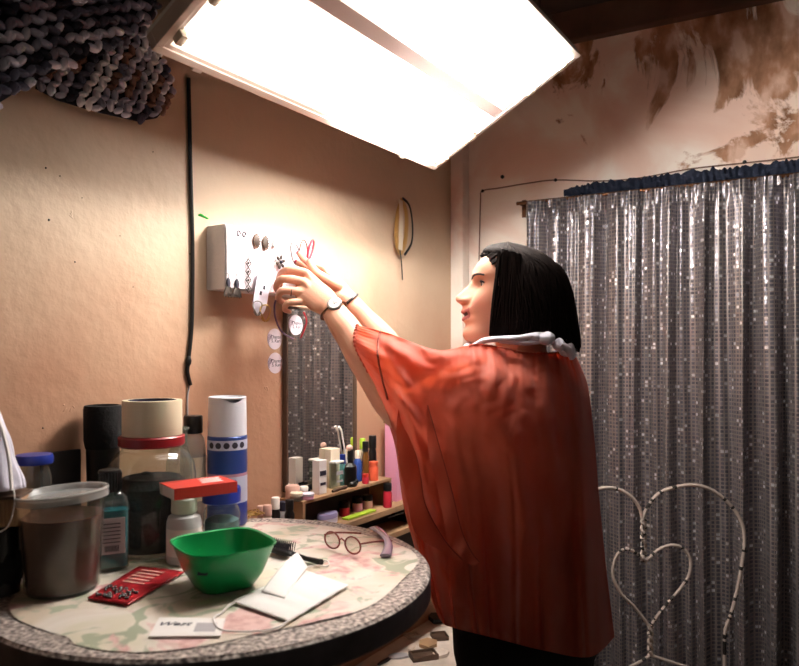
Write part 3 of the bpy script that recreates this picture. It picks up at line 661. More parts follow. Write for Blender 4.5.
# floral vinyl cover, a bit smaller than the top
mb = MB(); rn = 90
def clr(a):
    r = TR-.035+.012*math.sin(3*a+1)+.008*math.sin(7*a)
    if -2.7 < a < -1.9: r -= .012
    return r
def clf(u, v):
    a = -pi+u*2*pi; r = clr(a)*v
    z = TZ+.0012+.0006*(noise.noise(V((r*math.cos(a)*12, r*math.sin(a)*12, 0)))+.3)
    if v > .9: z += .004*max(0, noise.noise(V((a*3, 0, 5))))*(v-.9)*10
    return TC+V((r*math.cos(a), r*math.sin(a), z))
mb.grid(clf, rn, 24); tag(mb.build('floral_cover', M['floral']), 'faded floral vinyl cover lying on the round table', 'tablecloth')
# curled-up corner of the cover
TT = TZ+.0022
def tp(px, py):
    d = (CH-TT)*F/(py-HY); return V(((px-CX)/F*d, d, TT))

# ---- deli tub
def lid_ring(mb, r, z, M0, rr=.0025): mb.tube([M0 @ V((r*math.cos(a), r*math.sin(a), z)) for a in [i/40*2*pi for i in range(40)]], rr, 8, closed=True)
c = V((-.508, 1.055, TT)); t_ = thing('deli_tub', c, 'clear plastic tub of brown liquid at the shadowy side of the table', 'tub')
mb = MB(); mb.lathe([(.049, .0), (.052, .004), (.0605, .138), (.0605, .140)], 40, T(c), cap=False); mb.lathe([(.001, .001), (.049, .0)], 40, T(c), cap=False); mb.build('tub_wall', M['tin'], t_)
mb = MB(); mb.lathe([(.0005, .004), (.049, .004), (.0572, .112), (.0005, .112)], 40, T(c), cap=False); mb.build('brown_liquid', M['liquid'], t_)
LMx = T(c+V((0, 0, .141)), 0, 0, 0) @ Matrix.Rotation(.07, 4, 'Y') @ Matrix.Rotation(0.0, 4, 'X')
mb = MB(); mb.lathe([(.0005, -.003), (.054, -.003), (.058, .004), (.0645, .004), (.065, -.008), (.0635, -.008)], 48, T(c+V((0, 0, .143))) @ Matrix.Rotation(-.07, 4, 'Y'), cap=False)
lid_ring(mb, .0635, .003, T(c+V((0, 0, .143))) @ Matrix.Rotation(-.07, 4, 'Y')); mb.build('lid', thin_glass('clear_lid_plastic', (220, 216, 212), opac=.35, rough=.2), t_)
# ---- mouthwash bottle
c = V((-.476, 1.15, TT)); t_ = thing('mouthwash_bottle', c, 'small teal mouthwash bottle with a black cap beside the deli tub', 'bottle')
mb = MB(); mb.lathe([(.022, 0), (.029, .004), (.029, .075), (.0295, .105), (.026, .118), (.014, .128), (.014, .132)], 40, T(c, .45), sq=.35, sx=1.0, sy=.62); mb.build('bottle_body', M['glass'], t_)
mb = MB(); mb.lathe([(.020, .003), (.0275, .006), (.0275, .074), (.028, .098)], 36, T(c, .45), sq=.35, sx=1, sy=.62); mb.build('teal_liquid', M['teal'], t_)
mb = MB(); mb.lathe([(.0165, .128), (.018, .131), (.018, .160), (.0165, .163)], 32, T(c)); 
for j in range(24): a = j/24*2*pi; mb.box((.018*math.cos(a), .018*math.sin(a), .145), (.0015, .0015, .028), T(c))
mb.build('cap', M['black'], t_)
LB = T(c, .45) @ T((0, -.0195, 0)); mb = MB(); mb.box((.004, 0, .058), (.036, .0015, .058), LB, bev=.0005); mb.build('label', M['grey'], t_, smooth=False)
mb = MB()
for j in range(6): mb.box((.002, -.001, .078-j*.006), (.026, .0008, .0015), LB)
for j in range(10): mb.box((-.008+j*.0022, -.001, .038), (.0011, .0008, .010), LB)
mb.build('printed_lines', M['ink'], t_, smooth=False)
# ---- blue-lidded jar
c = V((-.600, 1.150, TT)); t_ = thing('glass_jar', c, 'narrow clear jar with a flat blue lid behind the deli tub', 'jar')
mb = MB(); mb.lathe([(.024, 0), (.026, .005), (.026, .15), (.021, .168), (.021, .178)], 32, T(c)); mb.build('jar_body', M['glass'], t_)
mb = MB(); mb.lathe([(.028, .173), (.029, .176), (.029, .183), (.027, .188), (.001, .189)], 36, T(c)); mb.build('lid', M['bluecap'], t_)
mb = MB(); mb.lathe([(.02, .003), (.022, .09), (.001, .09)], 24, T(c)); mb.build('contents', M['dwood'], t_)
# ---- tall black cylinder bottle
c = V((-.560, 1.322, TT)); t_ = thing('black_bottle', c, 'tall matte black bottle standing against the wall beside the tape roll', 'bottle')
mb = MB(); mb.lathe([(.024, 0), (.026, .006), (.029, .13), (.030, .175)], 40, T(c)); mb.build('bottle_body', M['black'], t_)
mb = MB(); mb.lathe([(.031, .175), (.034, .19), (.0345, .248), (.033, .255), (.028, .256), (.027, .25), (.001, .25)], 40, T(c)); mb.build('wide_cap', M['blackcloth'], t_)
# ---- big jar with stuff inside
c = V((-.450, 1.272, TT)); BJ = c; t_ = thing('storage_jar', c, 'big clear glass jar of dark things under the cream tape roll', 'jar')
mb = MB(); mb.lathe([(.066, 0), (.074, .006), (.0775, .03), (.0775, .135), (.074, .155), (.062, .172), (.052, .18), (.051, .192)], 56, T(c)); mb.build('jar_body', M['glass'], t_)
mb = MB()
for j in range(34):
    a = hsh(j)*6.28; rr = .05*math.sqrt(hsh(j, 2)); z = .018+.105*hsh(j, 3)
    mb.ball(c+V((rr*math.cos(a), rr*math.sin(a), z)), (.02, .014, .012), R=Matrix.Rotation(hsh(j, 4)*3, 3, 'Z') @ Matrix.Rotation(hsh(j, 5)*2, 3, 'X'))
mb.lathe([(.06, .004), (.066, .02), (.066, .115), (.05, .13)], 24, T(c)); tag(mb.build('dark_contents', M['blackcloth'], t_))
mb = MB(); mb.lathe([(.054, .186), (.0575, .189), (.0575, .203), (.055, .2055), (.001, .2055)], 48, T(c)); mb.build('lid', M['dred'], t_)
cc = c+V((.001, 0, .206)); mb = MB(); t_ = thing('tape_roll', cc, 'wide cream adhesive tape roll standing on the red jar lid', 'tape')
mb.lathe([(.042, 0), (.0515, 0), (.052, .002), (.052, .061), (.0515, .063), (.042, .063)], 56, T(cc), cap=False); mb.build('tape_winding', M['tape'], t_)
mb = MB(); mb.lathe([(.0421, 0), (.0421, .063), (.039, .0635), (.039, 0), (.0421, 0)], 56, T(cc), cap=False); mb.build('core', mat('blue_card_core', (40, 40, 62), .7), t_)
# ---- clear flask and black-capped bottle
c = V((-.434, 1.378, TT)); t_ = thing('glass_flask', c, 'empty clear glass bottle with an open neck behind the big jar', 'bottle')
mb = MB(); mb.lathe([(.022, 0), (.026, .004), (.026, .11), (.024, .14), (.017, .17), (.0165, .2), (.018, .202), (.018, .208), (.016, .208), (.0145, .17)], 36, T(c), cap=False); mb.build('flask_body', M['glass'], t_)
mb = MB(); lid_ring(mb, .018, .205, T(c), .0022); mb.build('neck_ring', M['glass'], t_)
c = V((-.428, 1.452, TT)); t_ = thing('lotion_bottle', c, 'pale bottle with a black screw cap between the big jar and the spray can', 'bottle')
mb = MB(); mb.lathe([(.022, 0), (.025, .004), (.026, .15), (.022, .178), (.014, .187), (.014, .192)], 36, T(c)); mb.build('bottle_body', thin_glass('milky_plastic', (230, 222, 212), opac=.45, rough=.3), t_)
mb = MB(); mb.lathe([(.0185, .188), (.0195, .190), (.0195, .221), (.018, .224)], 32, T(c)); mb.build('cap', M['black'], t_)
mb = MB(); mb.lathe([(.0264, .05), (.0266, .14)], 36, T(c), cap=False); mb.build('label', M['cream'], t_)
# ---- aerosol can
c = V((-.357, 1.452, TT)); t_ = thing('spray_can', c, 'tall blue and white aerosol can beside the green bowl', 'can'); r0 = .0405
mb = MB(); mb.lathe([(r0-.003, 0), (r0, .004), (r0, .048)], 48, T(c), cap=False); mb.build('lower_band', M['bluecap'], t_)
mb = MB(); mb.lathe([(r0, .048), (r0, .102)], 48, T(c), cap=False); mb.build('pale_label', M['canlow'], t_)
mb = MB(); mb.lathe([(r0, .102), (r0, .108)], 48, T(c), cap=False); mb.build('pink_band', mat('dusty_pink_print', (176, 128, 150), .4), t_)
mb = MB(); mb.lathe([(r0, .108), (r0, .156)], 48, T(c), cap=False); mb.build('blue_label', M['canblue'], t_)
mb = MB(); mb.lathe([(r0, .156), (r0, .176)], 48, T(c), cap=False); mb.build('pale_band', M['canlow'], t_)
mb = MB(); mb.lathe([(r0, .176), (r0, .182), (r0-.004, .186)], 48, T(c), cap=False); mb.build('top_seam', M['canblue'], t_)
mb = MB()
for j in range(5):
    a = -pi/2+.2+(j-2)*.42; q = c+V((r0*math.cos(a), r0*math.sin(a), .166)); mb.ball(q, (.0065, .0065, .0065), R=Matrix.Rotation(a, 3, 'Z') @ Matrix.Diagonal((.12, 1, 1)))
mb.build('round_mark', M['ink'], t_)
mb = MB()
for j in range(9):
    for k in range(3):
        a = -pi/2+(k-1)*.5; w = .010+.008*hsh(j, k); Mx = T(c) @ Matrix.Rotation(a+pi/2, 4, 'Z'); mb.box((0, -r0-.0002, .055+j*.005), (w, .0008, .0014), Mx)
mb.build('small_print', M['canblue'], t_, smooth=False)
def capf(u, v):
    a = u*2*pi; z = .184+.078*v; k = 1-.03*v
    dz = -.010*math.exp(-((a-5.3)/.5)**2)*v
    return c+V(((r0-.001)*k*math.cos(a), (r0-.001)*k*math.sin(a), z+dz))
mb = MB(); mb.grid(capf, 56, 12); mb.lathe([(r0*.965, .262), (r0*.90, .264), (r0*.86, .258), (.001, .256)], 56, T(c), cap=False); mb.build('cap', M['canwhite'], t_)
# ---- white bottle, blue-lid jar, red box on both
c = V((-.366, 1.19, TT)); t_ = thing('pill_bottle', c, 'small white pill bottle holding up the red box, behind the green bowl', 'bottle'); 
mb = MB(); mb.lathe([(.026, 0), (.029, .003), (.029, .068), (.026, .078), (.018, .083), (.018, .086)], 36, T(c)); mb.build('bottle_body', mat('translucent_white_plastic', (200, 200, 200), .3), t_)
mb = MB(); mb.lathe([(.0205, .084), (.0215, .086), (.021, .107), (.019, .109)], 32, T(c)); mb.build('cap', mat('pale_green_plastic', (196, 206, 190), .4), t_)
mb = MB(); mb.lathe([(.0293, .015), (.0293, .06)], 36, T(c), cap=False); mb.build('label', M['paper'], t_)
mb = MB()
for j in range(5): mb.box((0, -.0295, .025+j*.006), (.026-.004*(j % 2), .001, .0015), T(c, .3))
mb.build('label_print', M['grey'], t_, smooth=False)
c = V((-.325, 1.28, TT)); t_ = thing('cream_jar', c, 'clear jar with a blue screw lid beneath the red box, against the spray can', 'jar')
mb = MB(); mb.lathe([(.030, 0), (.033, .004), (.033, .062), (.030, .072), (.026, .076), (.026, .08)], 40, T(c)); mb.build('jar_body', M['glass'], t_)
mb = MB(); mb.lathe([(.028, .004), (.030, .02), (.030, .05), (.02, .055)], 30, T(c)); mb.build('contents', mat('dull_teal_cream', (90, 120, 128), .6), t_)
mb = MB(); mb.lathe([(.032, .082), (.0345, .084), (.0345, .106), (.033, .109), (.001, .1092)], 44, T(c)); mb.build('lid', M['bluecap'], t_)
Rb = T(V((-.352, 1.225, TT+.1096+.009)), math.radians(38)); t_ = thing('red_box', V((-.352, 1.225, TT+.1096)), 'flat red and white card box lying on the pill bottle and the blue-lid jar', 'box')
mb = MB(); mb.box((0, 0, 0), (.112, .072, .018), Rb, bev=.0008); mb.build('carton', M['paper'], t_, smooth=False)
mb = MB(); mb.box((0, 0, .0094), (.1125, .0725, .0012), Rb); mb.box((0, -.0362, 0), (.1125, .0008, .0182), Rb); mb.build('red_print', M['red'], t_, smooth=False)
mb = MB(); 
for j in range(5): mb.box((.028-.002*j, .022-j*.009, .0102), (.04-.006*(j % 2), .004, .0006), Rb)
mb.build('white_lettering', M['paper'], t_, smooth=False)
# ---- green bowl
c = V((-.270, 1.072, TT)); t_ = thing('plastic_bowl', c, 'bright green square-rimmed plastic bowl near the front of the table', 'bowl')
mb = MB(); mb.lathe([(.0005, .0025), (.034, .0025), (.035, 0), (.040, .001), (.053, .022), (.062, .046), (.068, .064), (.071, .066), (.0705, .0675), (.067, .066), (.060, .045), (.050, .021), (.037, .005), (.0005, .005)], 96, T(c, .62), sq=.30, cap=False); mb.build('bowl_body', M['green'], t_)
Lb = T(c, -.09) @ T((-.004, -.0665, .043), 0, -.38) 
mb = MB(); mb.box((0, -.0015, .006), (.012, .0012, .009), Lb); mb.box((-.002, -.0015, -.005), (.015, .0012, .006), Lb); mb.box((.004, -.0015, .001), (.004, .0012, .012), Lb); mb.build('dark_label_scrap', M['ink'], t_, smooth=False)
# ---- red packet
pk = [tp(88, 600), tp(128, 607), tp(185, 574), tp(140, 568)]
cen = sum(pk, V())/4; t_ = thing('red_packet', cen, 'flat dark red plastic packet with grey beads lying beside the deli tub', 'packet')
def bil(q, u, v): return (q[0]*(1-u)+q[1]*u)*(1-v)+(q[3]*(1-u)+q[2]*u)*v
mb = MB(); mb.grid(lambda u, v: bil(pk, u, v)+Z*(.003+.004*math.sin(u*pi)*math.sin(v*pi)+.001*noise.noise(V((u*8, v*8, 0)))), 24, 24); mb.build('pouch', mat('red_foil', (150, 26, 34), .3, var=.3, vs=40), t_, solid=.002)
mb = MB()
for j in range(5): q = [bil(pk, .25, .45+j*.09), bil(pk, .75, .45+j*.09)]; mb.tube([q[0]+Z*.0085, q[1]+Z*.0085], [(.0018, .0006)]*2, 6, up=Z)
mb.build('pale_lettering', M['nude'], t_)
mb = MB()
for j in range(60): mb.ball(bil(pk, .1+.8*hsh(j), .04+.26*hsh(j, 1))+Z*(.006+.002*hsh(j, 2)), .0023, sub=1)
tag(mb.build('grey_beads', M['chip'], t_), None, None, None, 'stuff')
# ---- card
q = [tp(149, 638), tp(221, 637.5), tp(226, 620), tp(160, 619)]; cen = sum(q, V())/4; t_ = thing('business_card', cen, 'white business card lying at the front rim of the table', 'card')
mb = MB(); mb.add([p+Z*.0005 for p in q]+[p+Z*.0025 for p in q], [[3, 2, 1, 0], [4, 5, 6, 7], [0, 1, 5, 4], [1, 2, 6, 5], [2, 3, 7, 6], [3, 0, 4, 7]]); mb.build('card_stock', M['paper'], t_, smooth=False)
mb = MB(); mb.add([bil(q, a, b)+Z*.0028 for a, b in ((.6, .2), (.9, .2), (.9, .7), (.6, .7))], [[0, 1, 2, 3]]); mb.build('grey_block', M['grey'], t_, smooth=False)
ex = (q[1]-q[0]).normalized(); text('lettering', 'West', frame(bil(q, .27, .62)+Z*.0029, ex), .016, M['ink'], t_, font_shear=.3, sx=1.2)
# ---- face mask
q = [tp(234, 604), tp(290, 624), tp(349, 588), tp(300, 571)]; cen = sum(q, V())/4; t_ = thing('face_mask', cen, 'white disposable face mask lying folded beside the green bowl', 'mask')
mb = MB(); mb.grid(lambda u, v: bil(q, u, v)+Z*(.003+.0012*abs(math.sin(v*14))+.004*(math.sin(u*pi))*math.sin(v*pi)), 20, 42); mb.build('pleated_panel', M['paper'], t_, solid=.0012)
q2 = [tp(262, 597), tp(285, 604), tp(308, 572), tp(298, 566)]
mb = MB(); mb.grid(lambda u, v: bil(q2, u, v)+Z*(.008+.016*math.sin(v*pi*.6)*(1-u)), 14, 20); mb.build('folded_flap', M['paper'], t_, solid=.0012)
mb = MB(); mb.tube(catmull([tp(236, 604)+Z*.003, tp(229, 609)+Z*.004, tp(222, 614)+Z*.002, tp(214, 622)+Z*.004, tp(222, 632)+Z*.003, tp(250, 633)+Z*.002, tp(275, 630)+Z*.002, tp(291, 622)+Z*.003], 6), .0013, 6)
mb.build('ear_loop', M['paper'], t_); mb = MB(); mb.tube(catmull([tp(300, 571)+Z*.003, tp(315, 568)+Z*.004, tp(328, 567)+Z*.002, tp(328, 563)+Z*.003, tp(316, 562)+Z*.004], 6), .0013, 6); mb.build('ear_loop', M['paper'], t_)
# ---- hairbrush behind bowl
a = tp(270, 553); b = tp(322, 566); t_ = thing('hair_brush', a, 'black hair brush lying behind the green bowl', 'brush'); ex = (b-a).normalized()
FMb = frame(a+ex*.03, ex); mb = MB(); mb.ball((0, 0, .008), (.034, .013, .006), FMb); mb.build('brush_head', M['black'], t_)
mb = MB(); mb.tube([FMb @ V((.028, 0, .008)), FMb @ V((.06, 0, .006)), FMb @ V((.095, 0, .006))], [.005, .004, .0055], 10); mb.build('handle', M['black'], t_)
mb = MB()
for i in range(12):
    for j in range(4): mb.tube([FMb @ V((-.026+i*.0046, -.008+j*.005, .012)), FMb @ V((-.027+i*.0047, -.011+j*.007, .026))], .0007, 4)
tag(mb.build('bristles', M['ink'], t_), None, None, None, 'stuff')
# ---- eyeglasses
c = tp(342, 553); t_ = thing('eyeglasses', c, 'reddish brown eyeglasses lying folded on the floral cover', 'glasses'); Ge = frame(c+Z*.002, V((.75, -.65, 0)))
for s in (-1, 1):
    mb = MB(); mb.tube([Ge @ V((s*.026+.019*math.cos(x), .002, .016+.0145*math.sin(x))) for x in [i/28*2*pi for i in range(28)]], .0016, 8, closed=True); mb.build('lens_rim', mat('red_brown_plastic', (124, 50, 44), .3) if s < 0 else bpy.data.materials['red_brown_plastic'], t_)
    mb = MB(); mb.lathe([(.0185, 0), (.0185, .001)], 28, Ge @ T((s*.026, .0025, .016)) @ Matrix.Rotation(pi/2, 4, 'X') @ Matrix.Diagonal((1, .77, 1, 1))); mb.build('lens', M['lensglass'], t_)
    mb = MB(); mb.tube(catmull([Ge @ V((s*.046, .002, .022)), Ge @ V((s*.048, .03, .020)), Ge @ V((s*.044-.01, .075, .010)), Ge @ V((s*.04-.014, .105, .003))], 5), .0017, 8); mb.build('temple', bpy.data.materials['red_brown_plastic'], t_)
mb = MB(); mb.tube([Ge @ V((-.008, .002, .019)), Ge @ V((0, .0, .024)), Ge @ V((.008, .002, .019))], .0015, 8); mb.build('bridge', bpy.data.materials['red_brown_plastic'], t_)
# ---- smoky hair clip
pts = [tp(375, 531)+Z*.006, tp(382, 538)+Z*.010, tp(387, 545)+Z*.012, tp(389, 552)+Z*.010, tp(386, 558)+Z*.004]
mb = MB(); cs = catmull(pts, 6); mb.tube(cs, [(.011-.004*math.sin(i/len(cs)*pi), .0035) for i in range(len(cs))], 12, up=Z); tag(mb.build('hair_clip', M['clearpurple']), 'smoky lilac plastic hair clip near the table rim, beside the eyeglasses', 'hair clip')
# ---- tangle of jewellery at the back
c = tp(250, 517); mb = MB()
for j in range(9):
    o = c+V(((hsh(j)-.5)*.04, (hsh(j, 1)-.5)*.05, .003+.002*j/3)); rr = .008+.01*hsh(j, 2)
    mb.tube([o+V((rr*math.cos(x), rr*math.sin(x)*.8, .002*math.sin(2*x+j))) for x in [i/20*2*pi for i in range(20)]], .0011, 6, closed=True)
tag(mb.build('jewellery_tangle', M['gold']), 'small tangle of gold jewellery on the table behind the spray can', 'jewellery')
c = tp(258, 520)
# ---- objects at the far left of the table
c = V((-.592, 1.040, TT)); t_ = thing('dark_pouch', c, 'crumpled black cloth pouch under the ribbed wooden box', 'pouch')
mb = MB()
def pf(u, v):
    a = u*2*pi; r = .030*(math.sin(min(1, v*1.15+.12)*pi)**.35)*(1+.14*noise.noise(V((math.cos(a)*1.6, math.sin(a)*1.6, v*4)))+.05*math.sin(a*9+v*3))
    return c+V((r*math.cos(a), r*math.sin(a)*.9, .1*v))
mb.grid(pf, 48, 20); mb.build('pouch_body', M['blackcloth'], t_)
mb = MB(); mb.lathe([(.001, .0), (.026, .0), (.024, .1), (.001, .1)], 20, T(c), cap=False); mb.build('filling', M['black'], t_)
c2 = c+V((0, 0, .101)); t_ = thing('wooden_box', c2, 'small ribbed wooden box at the left rim of the table, on the black pouch', 'box')
mb = MB(); mb.box((0, 0, .021), (.066, .056, .04), T(c2, .2), bev=.003)
for j in range(11): mb.box((-.03+j*.006, -.0285, .021), (.0035, .003, .036), T(c2, .2), bev=.0008)
mb.build('ribbed_sides', M['wood'], t_, smooth=False)
mb = MB(); mb.box((0, 0, .0435), (.07, .06, .005), T(c2, .2), bev=.0015); mb.build('box_lid', M['dwood'], t_, smooth=False)
c3 = c2+V((0, 0, .053)); t_ = thing('white_cap', c3, 'white cloth cap with a dark opening propped on the ribbed wooden box', 'cap')
def wf(u, v):
    a = u*2*pi; r = (.040*(1-v)**.55+.010*(1-v))*(1+.10*noise.noise(V((math.cos(a)*2, math.sin(a)*2, v*5)))+.03*math.sin(a*6+v*5))
    return c3+V((-.017*v-.008+r*math.cos(a)*.8, r*math.sin(a)*.6, .150*v))
mb = MB(); mb.grid(wf, 48, 26); mb.build('cap_cloth', M['lilac'], t_, solid=.002)
mb = MB(); cs = catmull([c3+V(p) for p in ((.028, -.022, .002), (.026, -.026, .05), (.016, -.028, .095), (-.004, -.022, .125), (-.02, -.018, .14))], 6); mb.tube(cs, [(.0035, .0022)]*len(cs), 8); mb.build('piped_seam', M['paper'], t_)
mb = MB(); mb.ball(c3+V((-.016, -.031, .030)), (.026, .012, .028)); mb.build('dark_opening', M['hollow_shade'], t_)  # near-black ball painted as the shade inside the cap
mb = MB(); mb.tube(catmull([c3+V(p) for p in ((.03, -.02, .004), (.036, -.03, -.02), (.028, -.036, -.05), (.0, -.036, -.06))], 6), .001, 6); mb.build('elastic_string', M['paper'], t_)
# dark board leaning against the wall
Mf, L = awall(42, 80, 0, 0, .014, 0); t_ = tag(MB().box((0, 0, 0), (L, .01, .172), Mf @ T((0, 0, TT+.087)) @ Matrix.Rotation(-.0, 4, 'Y'), bev=.001).build('dark_tray', M['darkgrey'], smooth=False), 'dark flat board standing against the wall behind the blue-lid jar', 'board')

# ================================================================ SHELVES UNDER THE MIRROR
za0 = CH-.80
def SP(px, z, off): return WAz(px, z, off)
sh = thing('wall_shelf', SP(350, za0, .06), 'long narrow wooden shelf unit fixed on the wall under the mirror', 'shelf')
za, zb = CH-.457, CH-.531
Mf, L = awall(262, 452, 0, 0, .055, 0)
for z in (za, zb): MB().box((0, 0, z-.008), (L, .105, .016), Mf, bev=.001).build('shelf_board', M['wood'], sh, smooth=False)
MB().box((0, 0, zb-.26), (L, .105, .016), Mf, bev=.001).build('shelf_board', M['wood'], sh, smooth=False)
for s in (-1, 1):
    for y in (-1, 1): MB().box((s*(L/2-.010), y*.042, (za+zb-.26)/2), (.02, .02, za-zb+.27), Mf, bev=.001).build('upright', M['dwood'], sh, smooth=False)
MB().box((0, .046, (zb-.26+za)/2), (L-.05, .006, za-zb+.26), Mf).build('back_panel', M['darkgrey'], sh, smooth=False)
# small rack on top
zr = CH-.375
Mr, Lr = awall(300, 378, 0, 0, .046, 0)
rk = thing('small_rack', Mr @ V((0, 0, za)), 'small pale wooden rack on the wall shelf, crowded with cosmetics', 'rack')
p0 = SP(291, 0, .046); p1 = SP(381, 0, .046); Lr = (p1-p0).length; Mr = frame((p0+p1)/2, dA)
MB().box((0, 0, zr-.004), (Lr, .08, .008), Mr, bev=.001).build('rack_top', M['wood'], rk, smooth=False)
for s in (-1, 1): MB().box((s*(Lr/2-.006), 0, (za+zr-.008)/2), (.010, .08, zr-.008-za), Mr, bev=.001).build('end_panel', M['wood'], rk, smooth=False)
MB().box((0, .036, (za+zr-.008)/2), (Lr-.02, .004, zr-.01-za), Mr).build('back_panel', M['darkgrey'], rk, smooth=False)
cyl = lambda prof, p, m, name, parent, **k: MB().lathe(prof, 24, T(p), **k).build(name, m, parent)
def bottle(name, px, off, z, r, h, body, cap, label, hc=.3, cr=.6, ball=False, cat='bottle', group=None):
    p = SP(px, z, off); t = thing(name, p, label, cat, group)
    hb = h*(1-hc)
    cyl([(r*.9, 0), (r, r*.1), (r, hb*.85), (r*cr*.8, hb)], p, M[body], 'bottle_body', t)
    if ball: MB().lathe([(r*cr*.9, hb), (r*cr*.9, hb+h*hc*.4)], 20, T(p)).ball(p+Z*(hb+h*hc*.6), r*cr*1.05).build('stopper', M[cap], t)
    else: cyl([(r*cr, hb), (r*cr, h*.98), (r*cr*.85, h)], p, M[cap], 'cap', t)
    return t
def carton(name, px, off, z, w, d, h, m, label, band=None, cat='box'):
    p = SP(px, z, off); t = thing(name, p, label, cat); Mx = frame(p, dA)
    MB().box((0, 0, h/2), (w, d, h), Mx, bev=.0008).build('carton', M[m], t, smooth=False)
    if band: MB().box((0, -d/2-.0004, h*.62), (w*.8, .001, h*.14), Mx).box((0, -d/2-.0004, h*.3), (w*.7, .001, h*.08), Mx).build('printed_band', M[band], t, smooth=False)
    return t
carton('perfume_carton', 320, .055, zr, .030, .024, .088, 'paper', 'tall white perfume box standing on the small rack', 'ink')
carton('perfume_carton', 337, .050, zr, .036, .022, .070, 'glass', 'clear perfume box with a white top beside the tall white box', 'grey')
MB().box((0, 0, .0725), (.038, .024, .005), frame(SP(337, zr, .050), dA), bev=.001).build('white_lid', M['paper'], [o for o in bpy.data.objects if o.name.startswith('perfume_carton')][-1], smooth=False)
carton('makeup_carton', 333, .024, zr, .04, .02, .105, 'cream', 'cream box at the back of the rack touching the mirror', None)
bottle('perfume_bottle', 351, .060, zr, .017, .100, 'black', 'black', 'square black perfume bottle in the middle of the rack', .35, .5)
MB().ball(SP(350, zr+.106, .060), .0095).build('round_stopper', M['nude'], [o for o in bpy.data.objects if o.name.startswith('perfume_bottle')][-1])
bottle('spray_bottle', 343, .030, zr, .014, .085, 'teal2', 'bluecap', 'small teal bottle behind the square black perfume', .3)
bottle('scent_bottle', 358, .034, zr, .013, .088, 'canblue', 'cream', 'blue scent bottle with a pale top behind the black perfume', .25)
bottle('hair_spray', 366, .055, zr, .010, .115, 'amber', 'black', 'slim amber bottle with a black cap beside the orange pot', .25, .9)
bottle('nail_oil', 363, .030, zr, .010, .120, 'cream', 'lime', 'slim cream bottle with a lime green cap at the rack back', .25, .9)
bottle('roll_on', 373, .038, zr, .012, .125, 'black', 'black', 'tall black roll-on bottle at the end of the rack', .3, .95)
bottle('balm_pot', 374, .066, zr, .014, .055, 'orange', 'orange', 'orange pot at the far end of the rack front', .2, .95, cat='pot')
bottle('lacquer_pot', 366, .076, zr, .010, .028, 'pinkred', 'red', 'short red pot at the foot of the slim amber bottle', .3, .95, cat='pot')
# low pots and compacts
def puck(name, px, off, z, r, h, m1, m2, label, cat='pot'):
    p = SP(px, z, off); t = thing(name, p, label, cat)
    cyl([(r*.9, 0), (r, .002), (r*.97, h*.6)], p, M[m1], 'pot_body', t); cyl([(r*1.02, h*.6), (r*1.04, h*.9), (r*.9, h), (.001, h)], p, M[m2], 'pot_lid', t); return t
puck('cream_pot', 297, .066, zr, .016, .022, 'glass', 'cream', 'small pot with a cream lid at the rack corner', 'pot')
puck('powder_pot', 308, .075, zr, .017, .016, 'pink', 'lilac', 'flat pale pink pot at the front edge of the rack', 'pot')
puck('rouge_pot', 293, .040, zr, .018, .034, 'nude', 'nude', 'beige pink pot at the wall end of the rack', 'pot')
puck('eyeshadow_pot', 304, .045, zr, .012, .026, 'nude', 'white', 'little pot with a white lid behind the flat pink pot', 'pot')
p = SP(312, zr, .030); mb = MB()
for j in range(7): mb.ball(p+dA*(j-3)*.006+Z*(.010+.008*hsh(j))+nA*.006*(hsh(j, 1)-.5), (.009, .007, .008), R=FM.to_3x3())
tag(mb.build('hair_bow', M['blackcloth']), 'small black hair bow lying between the pots and the mirror', 'bow')
p = SP(354, zr, .076); mb = MB(); mb.ball(p+Z*.008, (.016, .009, .008), R=FM.to_3x3()); mb.ball(p+dA*.012+Z*.012, (.008, .007, .009), R=FM.to_3x3())
tag(mb.build('hair_claw', M['black']), 'black hair claw on the rack edge in front of the black perfume', 'hair claw')
p = SP(340, zr, .078); mb = MB(); mb.tube([p-dA*.03+Z*.004, p+dA*.03+Z*.006], [.0035, .0045], 10); tag(mb.build('makeup_pencil', M['dwood']), 'brown makeup pencil lying along the rack front', 'pencil')
for k, (x, off, h) in enumerate([(348, .014, .150), (341, .004, .135)]):
    p = SP(x, zr, off+.006); mb = MB(); q = p+Z*(h)-dA*.028; mb.tube([p+dA*.012+Z*.0, q], .0025, 8); mb.tube([q, q-dA*.012+Z*.012], [.003, .004], 8)
    tag(mb.build('cosmetic_brush', M['paper']), ['white handled brush leaning on the mirror, the taller of two', 'white handled brush leaning on the mirror, the shorter of two'][k], 'brush')
# inside the rack and on the lower shelves
p = SP(328, za, .070); t_ = thing('soap_box', p, 'oval lilac soap box in the lower level of the small rack', 'box')
mb = MB(); mb.lathe([(.028, 0), (.034, .004), (.035, .018)], 36, T(p, 1.0), sy=.62); mb.build('box_base', M['lilac'], t_); mb = MB(); mb.lathe([(.0355, .018), (.0355, .024), (.032, .030), (.001, .031)], 36, T(p, 1.0), sy=.62); mb.build('box_lid', mat('lilac_plastic', (150, 140, 178), .4), t_)
mb = MB(); Mx = frame(SP(360, za, .085), dA); mb.box((0, 0, .004), (.13, .022, .006), Mx, bev=.002); tag(mb.build('nail_file', M['lime'], smooth=True), 'lime green nail file lying on the wall shelf below the rack', 'nail file')
for k, (x, off, h, m, m2, lb) in enumerate([(276, .085, .110, 'black', 'white', 'black bottle with a white cap beside the rack end'), (290, .092, .098, 'black', 'black', 'squat black bottle nearest the rack end panel'), (262, .07, .094, 'nude', 'nude', 'pink beige bottle on the wall shelf near the wall end'), (268, .095, .100, 'cream', 'nude', 'cream bottle standing before the black white-capped one'), (283, .06, .088, 'grey', 'ink', 'grey bottle behind the squat black one')]):
    bottle('small_bottle', x, off, za, .012, h, m, m2, lb, .25, .85)
